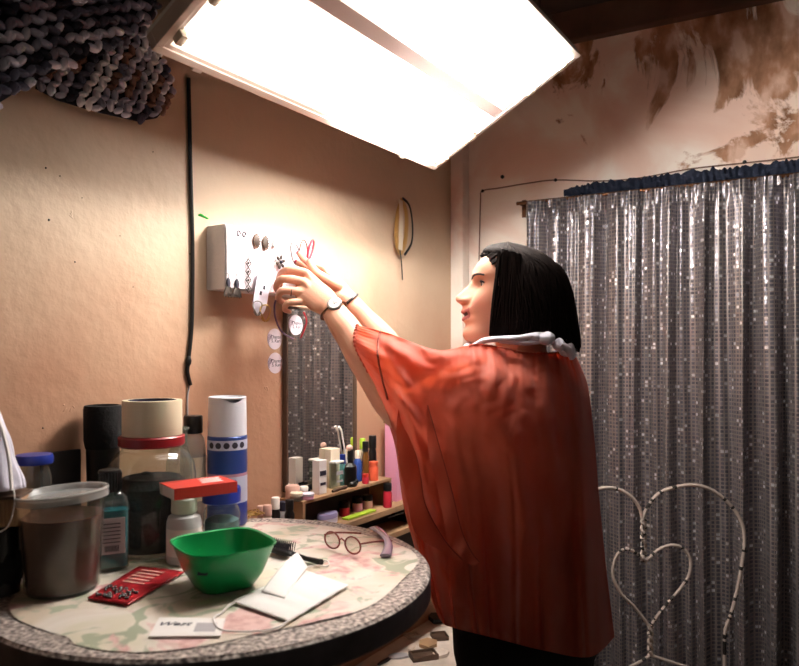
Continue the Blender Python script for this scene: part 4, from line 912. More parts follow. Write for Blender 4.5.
for k, (x, off, m, lb) in enumerate([(345, .05, 'pinkred', 'crimson pot inside the small rack'), (358, .045, 'pink', 'pink pot inside the small rack'), (368, .05, 'nude', 'beige pot inside the small rack near its end panel')]):
    puck('nail_pot', x, off, za, .015, .04, m, 'black', lb)
# pink panel / folder with black top
Mp = frame(SP(402, 0, .05), dA); zpt = CH-.220
p = SP(402, za, .05); t_ = thing('pink_case', p, 'tall pink plastic case with a black top beside the orange blouse', 'case')
MB().box((0, 0, (za+zpt)/2), (.12, .045, zpt-za), Mp, bev=.004).build('case_body', M['pink'], t_); MB().box((0, 0, zpt+.008), (.128, .05, .016), Mp, bev=.003).build('black_lid', M['black'], t_)
for k, (x, z, lb) in enumerate([(392, za, 'red-pink tube before the pink case'), ]):
    pass
bottle('pink_tube', 388, .088, za, .013, .07, 'pinkred', 'black', 'crimson tube with a black cap in front of the pink case', .3, .95)
MB_ = MB().box((0, 0, .012), (.16, .07, .022), frame(SP(415, zb, .05), dA) , bev=.002); tag(MB_.build('black_folder', M['black']), 'flat black case lying on the middle shelf of the stand', 'case')
p = SP(398, zb+.030, .06); mb = MB(); mb.tube([p-dA*.05, p+dA*.03], [.002, .003], 8); tag(mb.build('silver_pen', M['metal']), 'thin silver pen on the flat black case', 'pen')

# ================================================================ LOW LITTERED TABLE beyond
zl = .50
lt = thing('low_table', V((.05, 2.1, 0)), 'low pale worn table littered with broken pieces behind the round table', 'table')
Ml = frame(V(K)-dA*.53+nA*.165, dA); 
MB().box((0, 0, zl-.012), (.80, .31, .024), Ml, bev=.002).build('table_top', M['palebrd'], lt, smooth=False)
for sx in (-1, 1):
    for sy in (-1, 1): MB().box((sx*.36, sy*.125, (zl-.024)/2), (.04, .04, zl-.024), Ml, bev=.002).build('leg', M['dwood'], lt, smooth=False)
def lp(px, py): d = (CH-zl)*F/(py-HY); return V(((px-CX)/F*d, d, zl+.0005))
for k, (x, y, w, d, h, rz, m, lb) in enumerate([(413, 636, .05, .014, .006, .5, 'palebrd', 'pale thin frame piece on the low table'), (428, 645, .06, .05, .010, .9, 'wood', 'pale wooden offcut in the middle of the low table litter'), (440, 638, .05, .05, .012, .2, 'dwood', 'brown round-cornered block against the black trousers'),
        (437, 620, .05, .06, .014, .4, 'black', 'black lump at the far end of the low table'), (424, 658, .08, .05, .016, .3, 'dwood', 'dark tray-like block at the near end of the low table'), (412, 648, .05, .018, .006, 1.2, 'palebrd', 'pale splinter beside the wooden offcut'), (434, 652, .06, .016, .006, -.2, 'darkgrey', 'dark grey strip on the low table'), (399, 657, .06, .03, .006, .1, 'grey', 'grey flat piece near the table rim on the low table'), (441, 655, .05, .04, .01, .7, 'palebrd', 'pale block beside the black trousers on the low table'), (385, 662, .06, .012, .005, .9, 'black', 'black sliver on the low table beneath the round table rim')]):
    mb = MB(); p = lp(x, y); Mx = T(p, rz)
    if k in (0,):
        for a, b, c_, d_ in ((-.022, 0, .006, .034), (.022, 0, .006, .034), (0, .015, .05, .006), (0, -.015, .05, .006)): mb.box((a, b, h/2), (c_, d_, h), Mx)
    elif k in (2, 4):
        mb.box((0, 0, h/4), (w, d, h/2), Mx, bev=.002)
        for s in (-1, 1): mb.box((s*w/2*.93, 0, h/2), (w*.07, d, h), Mx, bev=.001); mb.box((0, s*d/2*.93, h/2), (w, d*.07, h), Mx, bev=.001)
    else:
        poly = [(-w/2, -d/2), (w*.1, -d*.62), (w/2, -d*.3), (w*.42, d*.4), (-w*.1, d*.55), (-w*.5, d*.2)]; mb.prism(poly, h, Mx)
    tag(mb.build('broken_piece', M[m], smooth=False), lb, 'debris')

# ================================================================ HEART-BACK WIRE STOOL
D = 1.92
st_ = thing('wire_stool', V((P(645, 0, D).x, D-.2, 0)), 'white chipped wire stool with a heart-shaped back before the silver curtain', 'stool')
def wire(name, pts, r, seed=0, k=8, parent=st_):
    cs = catmull(pts, k); mb = MB(); rs = [r*(1+.12*math.sin(i*2.3+seed)) for i in range(len(cs))]
    mb.tube(cs, rs, 8)
    for i in range(len(mb.f)):
        if hsh(i//10, seed) > .86: mb.m[i] = 1
    return mb.build(name, [M['wirew'], M['chip']], parent)
pd = lambda x, y, d=D: P(x, y, d)
wire('outer_hoop', [pd(643, 520), pd(648, 507), pd(660, 493), pd(677, 487), pd(694, 485), pd(712, 490), pd(730, 504), pd(742, 522), pd(745, 540), pd(743, 560), pd(738, 588), pd(732, 612), pd(726, 630), pd(725, 650), pd(726, 690)], .005, 1)
wire('outer_hoop', [pd(643, 520), pd(640, 508), pd(632, 497), pd(618, 489), pd(604, 488), pd(590, 492), pd(572, 502), pd(558, 520), pd(551, 545), pd(554, 575), pd(560, 600), pd(564, 640), pd(563, 690)], .005, 2)
tw = []; tw2 = []
for i in range(25):
    a = i/24*2*pi*2.5; y = 520+i/24*42
    tw.append(pd(644+2.2*math.cos(a), y, D+.004*math.sin(a))); tw2.append(pd(644-2.2*math.cos(a), y, D-.004*math.sin(a)))
wire('twist', tw, .004, 3, 2); wire('twist', tw2, .004, 4, 2)
wire('inner_heart', [pd(645, 561), pd(651, 557), pd(660, 549), pd(673, 545), pd(684, 549), pd(691, 560), pd(689, 576), pd(678, 592), pd(664, 608), pd(655, 620), pd(651, 628)], .0045, 5)
wire('inner_heart', [pd(645, 561), pd(638, 554), pd(628, 549), pd(619, 553), pd(614, 565), pd(614, 578), pd(622, 594), pd(634, 606), pd(643, 617), pd(651, 628)], .0045, 6)
tw = []; tw2 = []
for i in range(19):
    a = i/18*2*pi*2; y = 626+i/18*30
    tw.append(pd(651+2*math.cos(a), y, D+.004*math.sin(a))); tw2.append(pd(651-2*math.cos(a), y, D-.004*math.sin(a)))
wire('twist', tw, .004, 7, 2); wire('twist', tw2, .004, 8, 2)
sz = .50; cx = P(645, 0, D).x
wire('seat_brace', [pd(651, 655), pd(672, 662), pd(700, 672), pd(726, 690)], .004, 9)
wire('seat_brace', [pd(651, 655), pd(638, 663), pd(610, 676), pd(563, 690)], .004, 10)
sc_ = V((cx, D-.20, sz)); mb = MB(); mb.tube([sc_+V((.21*math.cos(a), .19*math.sin(a), 0)) for a in [i/40*2*pi for i in range(40)]], .007, 8, closed=True); mb.build('seat_ring', M['wirew'], st_)
mb = MB(); mb.lathe([(.20, .005), (.205, .015), (.18, .028), (.001, .032)], 40, T(sc_), sy=.9); mb.build('seat', M['dwood'], st_)
for a in (.78, 2.36, 3.93, 5.5):
    p = sc_+V((.2*math.cos(a), .18*math.sin(a), 0)); q = V((sc_.x+.23*math.cos(a), sc_.y+.21*math.sin(a), .0)); mb = MB(); mb.tube([p, p*.5+q*.5-V((.01*math.cos(a), .01*math.sin(a), 0)), q], .007, 8); mb.build('leg', M['wirew'], st_)
for s in (-1, 1): 
    x = 726 if s > 0 else 563; a = pd(x, 690); MB().tube([a, V((a.x, a.y-.02, sz))], .005, 8).build('back_post', M['wirew'], st_)
mb = MB(); mb.tube([V((sc_.x+.235*math.cos(a), sc_.y+.215*math.sin(a), .25)) for a in [i/40*2*pi for i in range(40)]], .005, 8, closed=True); mb.build('foot_ring', M['wirew'], st_)
# ================================================================ THE PERSON
import numpy as np
HO = P(505, 295, 1.50); FH = V((-.995, .08, 0)).normalized(); LH = Z.cross(FH).normalized()
def hd(f, l, u): return HO+FH*f+LH*l+Z*u
US = [-.107, -.099, -.09, -.0787, -.068, -.062, -.057, -.0527, -.047, -.044, -.041, -.037, -.033, -.028, -.0235, -.0195, -.014, -.010, -.004, .004, .0214, .030, .041, .062, .082, .090, .0986]
FF = [.062, .080, .088, .089, .084, .0835, .088, .0915, .0885, .0855, .0895, .0935, .0925, .0895, .0905, .094, .1025, .105, .1045, .097, .078, .070, .0695, .062, .044, .030, .0]
UB = [-.107, -.099, -.09, -.0787, -.06, -.044, -.03, -.02, -.01, .004, .0214, .030, .041, .062, .082, .0986]
FB = [.058, .075, .082, .082, .077, .079, .080, .076, .071, .066, .060, .060, .064, .060, .044, .0]
UK = [-.107, -.095, -.08, -.065, -.04, 0, .03, .06, .085, .0986]
FK = [.045, .028, .0, -.04, -.075, -.092, -.094, -.08, -.05, -.01]
UW = [-.107, -.095, -.08, -.06, -.04, -.02, 0, .02, .041, .062, .082, .09, .0986]
WW = [.018, .034, .045, .054, .060, .066, .070, .073, .074, .069, .056, .045, .015]
US_ = [-.107, -.08, -.05, -.03, -.02, -.008, .004, .02, .041, .0986]
SG = [.018, .020, .022, .019, .013, .0125, .0105, .009, .018, .03]
def g2(a, b): return math.exp(-(a*a+b*b))
def headpt(th, u):
    fb, fk, w_ = smooth_list(UB, FB, u), smooth_list(UK, FK, u), smooth_list(UW, WW, u)
    mid = fk+(fb-fk)*.46; c, s = math.cos(th), math.sin(th)
    e = .92; cc = math.copysign(abs(c)**e, c); ss = math.copysign(abs(s)**e, s)
    l = w_*ss; f = mid+(fb-mid)*cc if c > 0 else mid+(mid-fk)*cc
    if c > 0:
        k = min(1, c*1.6); d = smooth_list(US, FF, u)-fb; sg = smooth_list(US_, SG, u); al = abs(l)
        f += d*math.exp(-(l/sg)**2*.8)*k
        f += k*(-.0085*g2((al-.030)/.014, (u-.021)/.010)+.004*g2((al-.028)/.018, (u-.040)/.007)+.006*g2((al-.042)/.02, (u+.012)/.018)
              +.0085*g2((al-.0135)/.0055, (u+.0115)/.006)-.004*g2((al-.013)/.006, (u+.021)/.004)-.003*g2((al-.030)/.006, (u+.040)/.01)-.002*g2((al-.024)/.006, (u+.026)/.012))
        if al < .023: f -= .0035*math.exp(-((u+.044-.006*(al/.025)**2)/.0024)**2)*k
    return f, l
bd = MB()
NU_, NV_ = 120, 130
def hfn(a, b):
    u = -.107+b*(.0986+.107); f, l = headpt(a*2*pi, u); return hd(f, l, u)
bd.grid(hfn, NU_, NV_, closeu=True); n0 = len(bd.v)
bd.f.append([i for i in range(NU_)][::-1]); bd.m.append(0); bd.f.append([n0-NU_+i for i in range(NU_)]); bd.m.append(0)
# eyelids
EYE = (.0385, .030, .021); RE = .0122
for s in (-1, 1):
    ec = hd(EYE[0], s*EYE[1], EYE[2]); vs = []; fs = []; n = 36
    def lid(u, v):
        a = u*2*pi; b = (v-.5)*pi; d = V((math.cos(b)*math.cos(a), math.cos(b)*math.sin(a), math.sin(b)))
        el = math.degrees(b); az = (math.degrees(a)+180) % 360-180
        up = 26-16*(az/55)**2; lo = -24+14*(az/55)**2
        r = RE*1.12 if not (lo < el < up and abs(az) < 55) else RE*.86
        return ec+FH*d.x*r+LH*d.y*r+Z*d.z*r
    bd.grid(lid, n, n, closeu=True)
def cap_sweep(pts, rad, n=20, up=None, k=6):
    # swept tube with rounded ends
    P_ = catmull(pts, k); R_ = []
    for i in range(len(P_)):
        t = i/(len(P_)-1)*(len(pts)-1); j = min(int(t), len(pts)-2); w_ = t-j; w_ = w_*w_*(3-2*w_)
        a, b = rad[j], rad[j+1]; a = a if hasattr(a, '__len__') else (a, a); b = b if hasattr(b, '__len__') else (b, b)
        R_.append((a[0]*(1-w_)+b[0]*w_, a[1]*(1-w_)+b[1]*w_))
    def ends(p, d, r):
        o = []; q = (r[0]+r[1])/2
        for t in (.5, .8, .95): o.append((p+d*q*t, (r[0]*math.sqrt(1-t*t), r[1]*math.sqrt(1-t*t))))
        return o
    e0 = ends(P_[0], (P_[0]-P_[1]).normalized(), R_[0]); e1 = ends(P_[-1], (P_[-1]-P_[-2]).normalized(), R_[-1])
    pp = [e[0] for e in e0[::-1]]+P_+[e[0] for e in e1]; rr = [e[1] for e in e0[::-1]]+R_+[e[1] for e in e1]
    bd.tube(pp, rr, n, up=up)
# neck, torso
TF = V((-.64, .77, 0)).normalized(); TRt = V((.77, .64, 0)).normalized()
C0 = V((.272, 1.535, CH))
cap_sweep([hd(-.022, 0, -.035), hd(-.030, 0, -.075), C0+V((0, 0, -.06)), C0+V((0, 0, -.12))], [.052, .052, .058, .07])
secs = [(-.010, .062, .052, .0), (-.030, .085, .060, 0), (-.055, .135, .075, 0), (-.085, .168, .088, .0), (-.13, .175, .098, .005), (-.20, .165, .105, .012), (-.30, .148, .100, .005), (-.38, .142, .095, .0), (-.47, .165, .105, -.01), (-.56, .182, .115, -.02), (-.63, .180, .110, -.02), (-.69, .165, .09, -.015), (-.72, .12, .05, -.01)]
def torso(grow=0, zs=None):
    def f(a, b):
        i = b*(len(secs)-1); j = min(int(i), len(secs)-2); t = i-j
        z, A, B, o = [secs[j][q]*(1-t)+secs[j+1][q]*t for q in range(4)]
        th = a*2*pi; c, s = math.cos(th), math.sin(th); e = .85
        return C0+TRt*(A+grow)*math.copysign(abs(c)**e, c)+TF*((B+grow)*math.copysign(abs(s)**e, s)+o)+Z*z
    return f
bd.grid(torso(), 64, 60, closeu=True); nn = len(bd.v)
bd.f.append([nn-64*61+i for i in range(64)][::-1]); bd.m.append(0); bd.f.append([nn-64+i for i in range(64)]); bd.m.append(0)
# arms
LS = V((.140, 1.425, CH-.075)); LE = P(404, 413, 1.445); LW = P(332, 308, 1.56)
cap_sweep([C0-TRt*.10+V((0, 0, -.07)), LS, (LS+LE)/2+V((0, 0, .004)), LE, LE*.55+LW*.45, LE*.25+LW*.75, LW], [.06, .054, .046, .041, .041, .033, (.0275, .021)], up=V((.3, -.8, .3)))
RS = V((.335, 1.62, CH-.075)); RE_ = P(414, 376, 1.72); RW = P(346, 298, 1.70)
cap_sweep([C0+TRt*.08+V((0, 0, -.07)), RS, (RS+RE_)/2, RE_, RE_*.55+RW*.45, RE_*.2+RW*.8, RW], [.06, .053, .045, .038, .037, .028, (.026, .02)], up=V((.3, -.8, .3)))
# hands: (knuckle, middle joint, last joint, tip)
def hand(W, mid, fingers, thumb, up, pw=.036, pt=.0145):
    cap_sweep([W, W*.55+mid*.45, mid], [(.026, .021), (pw*.98, pt*1.15), (pw*.98, pt)], up=up)
    for k, fg in enumerate(fingers):
        r = [.0093, .0095, .0090, .0078][k]
        root = fg[0]+(W-fg[0]).normalized()*.02
        cap_sweep([root, fg[0], fg[1], fg[2], fg[3]], [r*1.05, r*1.12, r*.98, r*.85, r*.68], 12, k=5)
        bd.ball(fg[0], r*1.12); bd.ball(fg[1], r*1.03)
    cap_sweep(thumb, [.016, .0135, .0105, .0085], 12, k=5)
LF = [[P(306, 273, 1.605), P(289, 270, 1.60), P(280, 276, 1.625), P(281, 285, 1.65)],
      [P(303, 282, 1.592), P(283, 279, 1.585), P(277, 287, 1.61), P(281, 294, 1.635)],
      [P(302, 292, 1.585), P(283, 291, 1.575), P(279, 299, 1.60), P(285, 303, 1.625)],
      [P(304, 302, 1.58), P(289, 303, 1.572), P(285, 309, 1.592), P(290, 312, 1.615)]]
LT = [P(322, 292, 1.60), P(308, 276, 1.635), P(295, 271, 1.66), P(286, 272, 1.675)]
hand(LW, P(307, 288, 1.595), LF, LT, V((.25, -1, .1)), pw=.035)
RF = [[P(323, 268, 1.71), P(311, 264, 1.70), P(304, 259, 1.70), P(299, 253, 1.705)],
      [P(324, 274, 1.72), P(311, 268, 1.725), P(303, 265, 1.72), P(297, 262, 1.72)],
      [P(326, 280, 1.73), P(313, 275, 1.745), P(305, 275, 1.74), P(299, 276, 1.73)],
      [P(330, 285, 1.74), P(319, 283, 1.755), P(312, 284, 1.75), P(307, 285, 1.74)]]
RT = [P(337, 286, 1.69), P(325, 279, 1.67), P(315, 271, 1.665), P(310, 262, 1.675)]
hand(RW, P(325, 277, 1.72), RF, RT, V((.1, -.55, .8)), pw=.034)
# legs and feet
for s in (-1, 1):
    h = C0+TRt*s*.088+V((0, 0, -.62))-TF*.015
    kn = V((h.x, h.y, .47))+TRt*s*.005+TF*.02; an = V((h.x, h.y, .09))-TF*.02
    cap_sweep([h+Z*.06, h-Z*.04, (h+kn)/2, kn, kn*.6+an*.4-TF*.012, an], [.085, .087, .072, .056, .055, .037])
    cap_sweep([an-Z*.03-TF*.02, an-Z*.045+TF*.05, V((an.x, an.y, .022))+TF*.15], [(.036, .05), (.042, .035), (.042, .022)], up=Z)
tmp = bd.build('tmp_body', M['skin'], None)
md = tmp.modifiers.new('r', 'REMESH'); md.mode = 'VOXEL'; md.voxel_size = .0021; md.use_smooth_shade = True
m2 = tmp.modifiers.new('s', 'SMOOTH'); m2.factor = .5; m2.iterations = 3
dg = bpy.context.evaluated_depsgraph_get(); dg.update()
me = bpy.data.meshes.new_from_object(tmp.evaluated_get(dg)); bpy.data.objects.remove(tmp)
base = V((C0.x, C0.y, 0))
n = len(me.vertices); co = np.empty(n*3, 'f'); me.vertices.foreach_get('co', co); co = co.reshape(-1, 3)
colr = np.tile(np.array(lin((214, 158, 132)), 'f'), (n, 1))
d = co-np.array(HO); f = d @ np.array(FH); l = np.abs(d @ np.array(LH)); u = d[:, 2]
def paint(mask, c):
    m_ = np.clip(mask, 0, 1)[:, None]; global colr; colr = colr*(1-m_)+np.array(lin(c), 'f')*m_
hm = (np.linalg.norm(d, axis=1) < .19)*1.0
face = (f > .03)*hm
paint(face*np.exp(-((l-.045)/.02)**2-((u+.012)/.02)**2)*.45, (206, 120, 104))
us = u-.006*(l/.025)**2
paint(face*(f > .06)*(l < .026)*((us > -.056) & (us < -.0335))*.85, (158, 70, 74))
paint(face*(f > .06)*(l < .020)*(np.abs(us+.044) < .0032), (60, 24, 24))
paint(face*np.exp(-((l-.030)/.016)**2-((u-.031)/.007)**2)*.6, (120, 74, 66))   # eye make-up
paint(((f < .008) & (u > .045))*hm, (60, 36, 28))
for fs_ in (LF, RF):
    for fg in fs_+[(LT if fs_ is LF else RT)]:
        t = np.array(fg[3]); dr = np.array((fg[3]-fg[2]).normalized()); q = co-(t+dr*.004); paint((np.linalg.norm(q, axis=1) < .0075)*(fs_ is RF)*1.0, (190, 60, 84))
ca = me.color_attributes.new('col', 'FLOAT_COLOR', 'POINT'); ca.data.foreach_set('color', np.hstack([colr, np.ones((n, 1), 'f')]).astype('f').ravel())
co -= np.array(base, 'f'); me.vertices.foreach_set('co', co.ravel()); me.materials.clear(); me.materials.append(M['skin']); me.polygons.foreach_set('use_smooth', [True]*len(me.polygons)); me.update()
per = bpy.data.objects.new('person', me); col.objects.link(per); per.location = base
tag(per, 'person in a loose orange blouse with dark bobbed hair reaching up to the foam board', 'person')
# eyes
for s in (-1, 1):
    ec = hd(EYE[0], s*EYE[1], EYE[2]); mb = MB(); mb.ball(ec, RE*.98, sub=3); e = mb.build('eyeball', M['eye'], per)
    mb = MB(); mb.ball(ec+FH*.0055+LH*s*-.0006, .0075, sub=3); mb.build('iris', M['iris'], e)
    cs = [ec+(FH*math.cos(a)*math.cos(.42)+LH*s*math.sin(a)*math.cos(.42)+Z*math.sin(.42-.18*(a/.9)**2))*RE*1.17 for a in [(-.95+i*.16) for i in range(14)]]
    MB().tube(cs, [.0009+.0017*math.sin(min(1, i/13+.15)*pi*.8) for i in range(14)], 6).build('eyelashes', M['ink'], per)
    pts = []
    for i in range(12):
        t = i/11; l_ = .011+t*.040; u_ = .036+.008*math.sin(t*2.2)-.004*t
        th = 0
        for th_ in [j*.01 for j in range(140)]:
            if headpt(th_, u_)[1] >= l_: th = th_; break
        ff_, ll = headpt(th, u_); pts.append(hd(ff_+.0012, s*ll, u_))
    MB().tube(pts, [(.0014, .0032*(1-.6*i/11)+.0004) for i in range(12)], 8, up=Z).build('eyebrow', M['brow'], per)
# teeth
MB().tube([hd(.0785-.35*abs(x)**1.5*3, x, -.0425+.004*(x/.02)**2) for x in [(-.017+i*.0034) for i in range(11)]], [(.002, .0032)]*11, 8, up=Z).build('teeth', M['teeth'], per)

# hair: an inner mass and locks on its surface
HU = [-.125, -.11, -.085, -.06, -.03, 0, .03, .055, .075, .092, .105, .112]
def hair_sh(th, u, g=0):
    # th 0 = forehead; returns local f, l
    bk = smooth_list(HU, [-.150, -.153, -.150, -.146, -.141, -.135, -.126, -.113, -.095, -.072, -.035, -.01], u)
    fr = smooth_list(HU, [.016, .018, .018, .017, .016, .016, .017, .018, .030, .047, .034, .005], u)
    w_ = smooth_list(HU, [.090, .094, .096, .097, .096, .094, .091, .085, .075, .058, .034, .006], u)
    mid = (bk+fr)/2-.005; c, s = math.cos(th), math.sin(th); e = .82
    return (mid+(fr-mid if c > 0 else mid-bk)*math.copysign(abs(c)**e, c)*(1+g)), w_*math.copysign(abs(s)**e, s)*(1+g)
def hairfn(a, b):
    u = -.092+b*.204; th = a*2*pi
    f_, l_ = hair_sh(th, u, -.03); f_ += .002*math.sin(th*31+u*20)
    if u < .045:   # open around the face
        k = min(1, (.045-u)/.02)
        if abs(l_) < .058 and f_ > -.02: f_ = f_*(1-k)+min(f_, -.03)*k
    return hd(f_, l_, u)
mb = MB(); mb.grid(hairfn, 110, 60, closeu=True); nv = len(mb.v); mb.f.append(list(range(110))[::-1]); mb.m.append(0); mb.f.append([nv-110+i for i in range(110)]); mb.m.append(0)
hr = mb.build('hair', M['hair'], per)
mb = MB(); random.seed(3)
for k in range(620):
    th = (.36+random.random()*(2*pi-.72)); side = 1 if th < pi else -1
    pts = []; rs = []; ph = random.random()*6; r0 = .0022+.002*random.random(); n_ = 14
    top = .108-.02*random.random(); bot = -.090-.012*random.random()-.022*max(0, -math.cos(th)) ; g = .015+.035*random.random()
    for i in range(n_):
        t = i/(n_-1); u_ = top+(bot-top)*t
        # locks start near the parting and fan out to their own angle
        th_ = th+.16*math.sin(ph+t*5)*t
        base_a = pi*.5*side if side > 0 else 2*pi-pi*.5
        th_ = base_a*(1-min(1, t*3.2))+th_*min(1, t*3.2) if t < .31 else th_
        f_, l_ = hair_sh(th_, u_, g+.020*math.sin(ph*2+t*8)); 
        if u_ < .03 and f_ > .014 : f_ = .014+.25*(f_-.014)
        pts.append(hd(f_, l_, u_)); rs.append((r0*(1.2-.9*t**3), r0*.6*(1.2-.9*t**3)))
    mb.tube(pts, rs, 5)
for k in range(300):   # swept-back front tuft
    s = (random.random()-.5)*2; l_ = s*.064; pts = []
    for i in range(9):
        t = i/8; f_ = .048-.125*t+.010*math.sin(t*pi)-abs(s)*.022*(1-t); u_ = .074+.038*math.sin(min(1, t*.9+.10)*pi*.72)-.032*t**2.2-abs(s)**2*.026*(1+.35*t)+.003*math.sin(k+t*6)
        pts.append(hd(f_+.004*math.sin(k), l_*(1-.05*t)+.004*math.sin(k*2+t*5), u_+.003*math.sin(k*1.7+t*3)))
    mb.tube(pts, [.0010+.0012*math.sin((i/8*.8+.2)*pi) for i in range(9)], 5)
for k in range(190):   # side wisps over the cheek
    t0 = random.random(); pts = []
    for i in range(9):
        t = i/8; pts.append(hd(.016-.040*t0+.010*math.sin(t*2.6+k)*.6+.006*t*(1-t0)+.022*t*t*(1-t0)*hsh(k, 3), (.0755+.012*t0+.003*math.sin(k*1.3))*(1 if k % 2 else -1), .084-.012*t0-.172*t-.004*math.sin(k)))
    mb.tube(pts, [.0012+.0014*math.sin((i/8*.9+.1)*pi) for i in range(9)], 5)
mb.build('hair_locks', M['hair'], hr)

# trousers
mb = MB()
def tro(a, b): return torso(.010)(a, .60+.40*b)
mb.grid(tro, 60, 20, closeu=True)
for s in (-1, 1):
    h = C0+TRt*s*.088+V((0, 0, -.62))-TF*.015; kn = V((h.x, h.y, .47))+TRt*s*.005+TF*.02; an = V((h.x, h.y, .10))-TF*.02
    mb.tube(catmull([h+Z*.03, h-Z*.06, (h+kn)/2, kn, kn*.5+an*.5, an], 5), [.096+(.056-.096)*(i/25) for i in range(26)], 24)
mb.build('trousers', M['blackcloth'], per)
# dark top under the sheer blouse
mb = MB(); mb.grid(lambda a, b: torso(.006)(a, .36+.28*b), 60, 20, closeu=True); mb.build('undershirt', mat('dark_brown_jersey', (60, 34, 28), .9), per)

# ------------------------------------------------ blouse
ROWS = [[(357, 325, 1.50), (391, 334, 1.43), (438, 350, 1.38), (480, 344, 1.395), (530, 353, 1.43), (562, 352, 1.50), (577, 357, 1.56)],
        [(355, 345, 1.47), (388, 362, 1.37), (430, 385, 1.35), (485, 380, 1.325), (530, 380, 1.345), (568, 378, 1.43), (588, 385, 1.54)],
        [(371, 379, 1.45), (396, 408, 1.36), (435, 440, 1.345), (485, 435, 1.31), (535, 430, 1.32), (575, 428, 1.40), (594, 430, 1.54)],
        [(394, 440, 1.46), (413, 480, 1.40), (445, 505, 1.355), (490, 500, 1.31), (540, 500, 1.31), (580, 500, 1.385), (600, 500, 1.54)],
        [(405, 510, 1.46), (424, 548, 1.42), (450, 575, 1.36), (492, 572, 1.305), (542, 575, 1.30), (585, 575, 1.385), (607, 570, 1.54)],
        [(428, 590, 1.47), (441, 620, 1.42), (455, 628, 1.37), (495, 638, 1.305), (542, 650, 1.30), (590, 657, 1.385), (615, 637, 1.54)]]
def cr(a, b, c, d, t): return .5*((2*b)+(c-a)*t+(2*a-5*b+4*c-d)*t*t+(3*b-a-3*c+d)*t**3)
def crow(row, s):
    n = len(row)-1; x = s*n; i = min(int(x), n-1); t = x-i
    return cr(V(row[max(i-1, 0)]), V(row[i]), V(row[i+1]), V(row[min(i+2, n)]), t)
def sheet(s, t):
    n = len(ROWS)-1; x = t*n; i = min(int(x), n-1); k = x-i
    return cr(crow(ROWS[max(i-1, 0)], s), crow(ROWS[i], s), crow(ROWS[i+1], s), crow(ROWS[min(i+2, n)], s), k)
def near(s, t):
    q = sheet(s, t); ed = min(1, s*9, (1-s)*9)
    g = 0
    # gathers falling from the neckline
    if s > .40: g += .0035*math.sin(s*190)*math.exp(-t*7)*min(1, (s-.40)*8)
    if s > .40: g += .006*math.sin(s*70+1)*math.exp(-((t-.12)/.15)**2)*min(1, (s-.4)*8)
    # broad hanging folds, deeper to the hem
    w_ = s+.05*math.sin(t*3+s*4)
    g += .021*math.sin(w_*24+.7*math.sin(t*4))*min(1, t*1.4)**1.5
    g += .010*math.sin(w_*47+2*t)*min(1, t*1.2)
    for s0, sl, w0 in ((.30, .05, .006), (.40, .03, .008), (.475, .0, .006), (.56, .02, .010), (.67, .0, .008), (.80, .01, .010)): g -= .013*math.exp(-((s-s0-sl*t-.01*math.sin(t*5+s0*20))/w0)**2)*max(0, min(1, (t-.35-.3*hsh(s0))*2.5))
    # drag lines along the sleeve
    if s < .55:
        e = (1-s/.55); g += .010*e*math.sin(t*26+s*16+2*math.sin(s*9))+.006*e*math.sin(t*55-s*20)
    g += .010*noise.noise(V((s*9, t*4, 4)))+.006*noise.noise(V((s*26, t*9, 1)))+.005*abs(noise.noise(V((s*14+t*6, t*16-s*5, 7))))
    # gathered cuff
    if s < .12: g += .0035*math.sin(t*230)*(1 if t < .45 else 0)*(1-s/.12)
    return P(q.x, q.y, q.z-g*ed)
def far(s, t):
    q = sheet(s, t); m_ = math.sin(pi*s)**.6
    zl_ = 1.535+(1.56-1.535)*s
    dd = zl_+(.16+.05*t)*m_*min(1, .35+t*3)+.012*math.sin(s*26+t*2)*m_
    dd = max(dd, q.z+.02*m_)
    return P(q.x, q.y-(0 if t > .02 else 0), dd)*1.0
mb = MB(); NS, NT = 220, 150
mb.grid(lambda a, b: near(a, b), NS, NT)
mb.grid(lambda a, b: far(1-a, b) if 0 < a < 1 else P(*sheet(1-a, b)), NS//2, NT)
bl = mb.build('blouse', M['sheer'], per, ang=180)
# bunched elastic cuff and seam lines
def on(s, t, o=.004):
    q = near(s, t); return q+(V((0, 0, CH))-q).normalized()*o
def ribbon_tube(pts, r, name, m, k=5):
    cs = catmull(pts, k); MB().tube(cs, [r*(1+.25*math.sin(i*2.1)) for i in range(len(cs))], 8).build(name, m, bl)
seam = mat('dark_orange_seam', (128, 52, 36), .7)
ribbon_tube([on(.125, t_*.40, .002) for t_ in [i/24 for i in range(25)]], .0022, 'cuff_seam', seam)
mb = MB()
mb.tube(catmull([P(*sheet(0.0, t_)[:])+V((.002, 0, 0)) for t_ in [i/16*.42 for i in range(17)]], 3), [.0035+.0012*math.sin(i*1.7) for i in range(49)], 8); mb.build('gathered_cuff', M['sheer'], bl)
ribbon_tube([on(s_, .008, .001) for s_ in [.46+.5*i/20 for i in range(21)]], .0022, 'neck_binding', M['sheer'])
def ruf(name, line, wdt, ph, down):
    # hanging frill: line of (px,py), offset sideways
    cs = catmull([P(x, y, z) for x, y, z in line], 10)
    mb = MB()
    def rf(u, v):
        x = u*(len(cs)-1); i = min(int(x), len(cs)-2); p = cs[i].lerp(cs[i+1], x-i)
        w_ = wdt*math.sin(pi*u**.8)
        k_ = w_/wdt; return p+V((down[0]*w_*v, (-.010*v*math.sin(u*26+ph)-.012*v)*k_, down[1]*w_*v+.012*v*k_*math.sin(u*17+ph)))
    mb.grid(rf, 90, 10); mb.build(name, M['sheer'], bl)
    MB().tube(cs, .0011, 6).build('frill_seam', seam, bl)
ruf('sleeve_frill', [(404, 395, 1.365), (408, 420, 1.36), (420, 470, 1.355), (426, 505, 1.35), (445, 540, 1.34), (463, 560, 1.315)], .050, 0, (-.55, -.8))
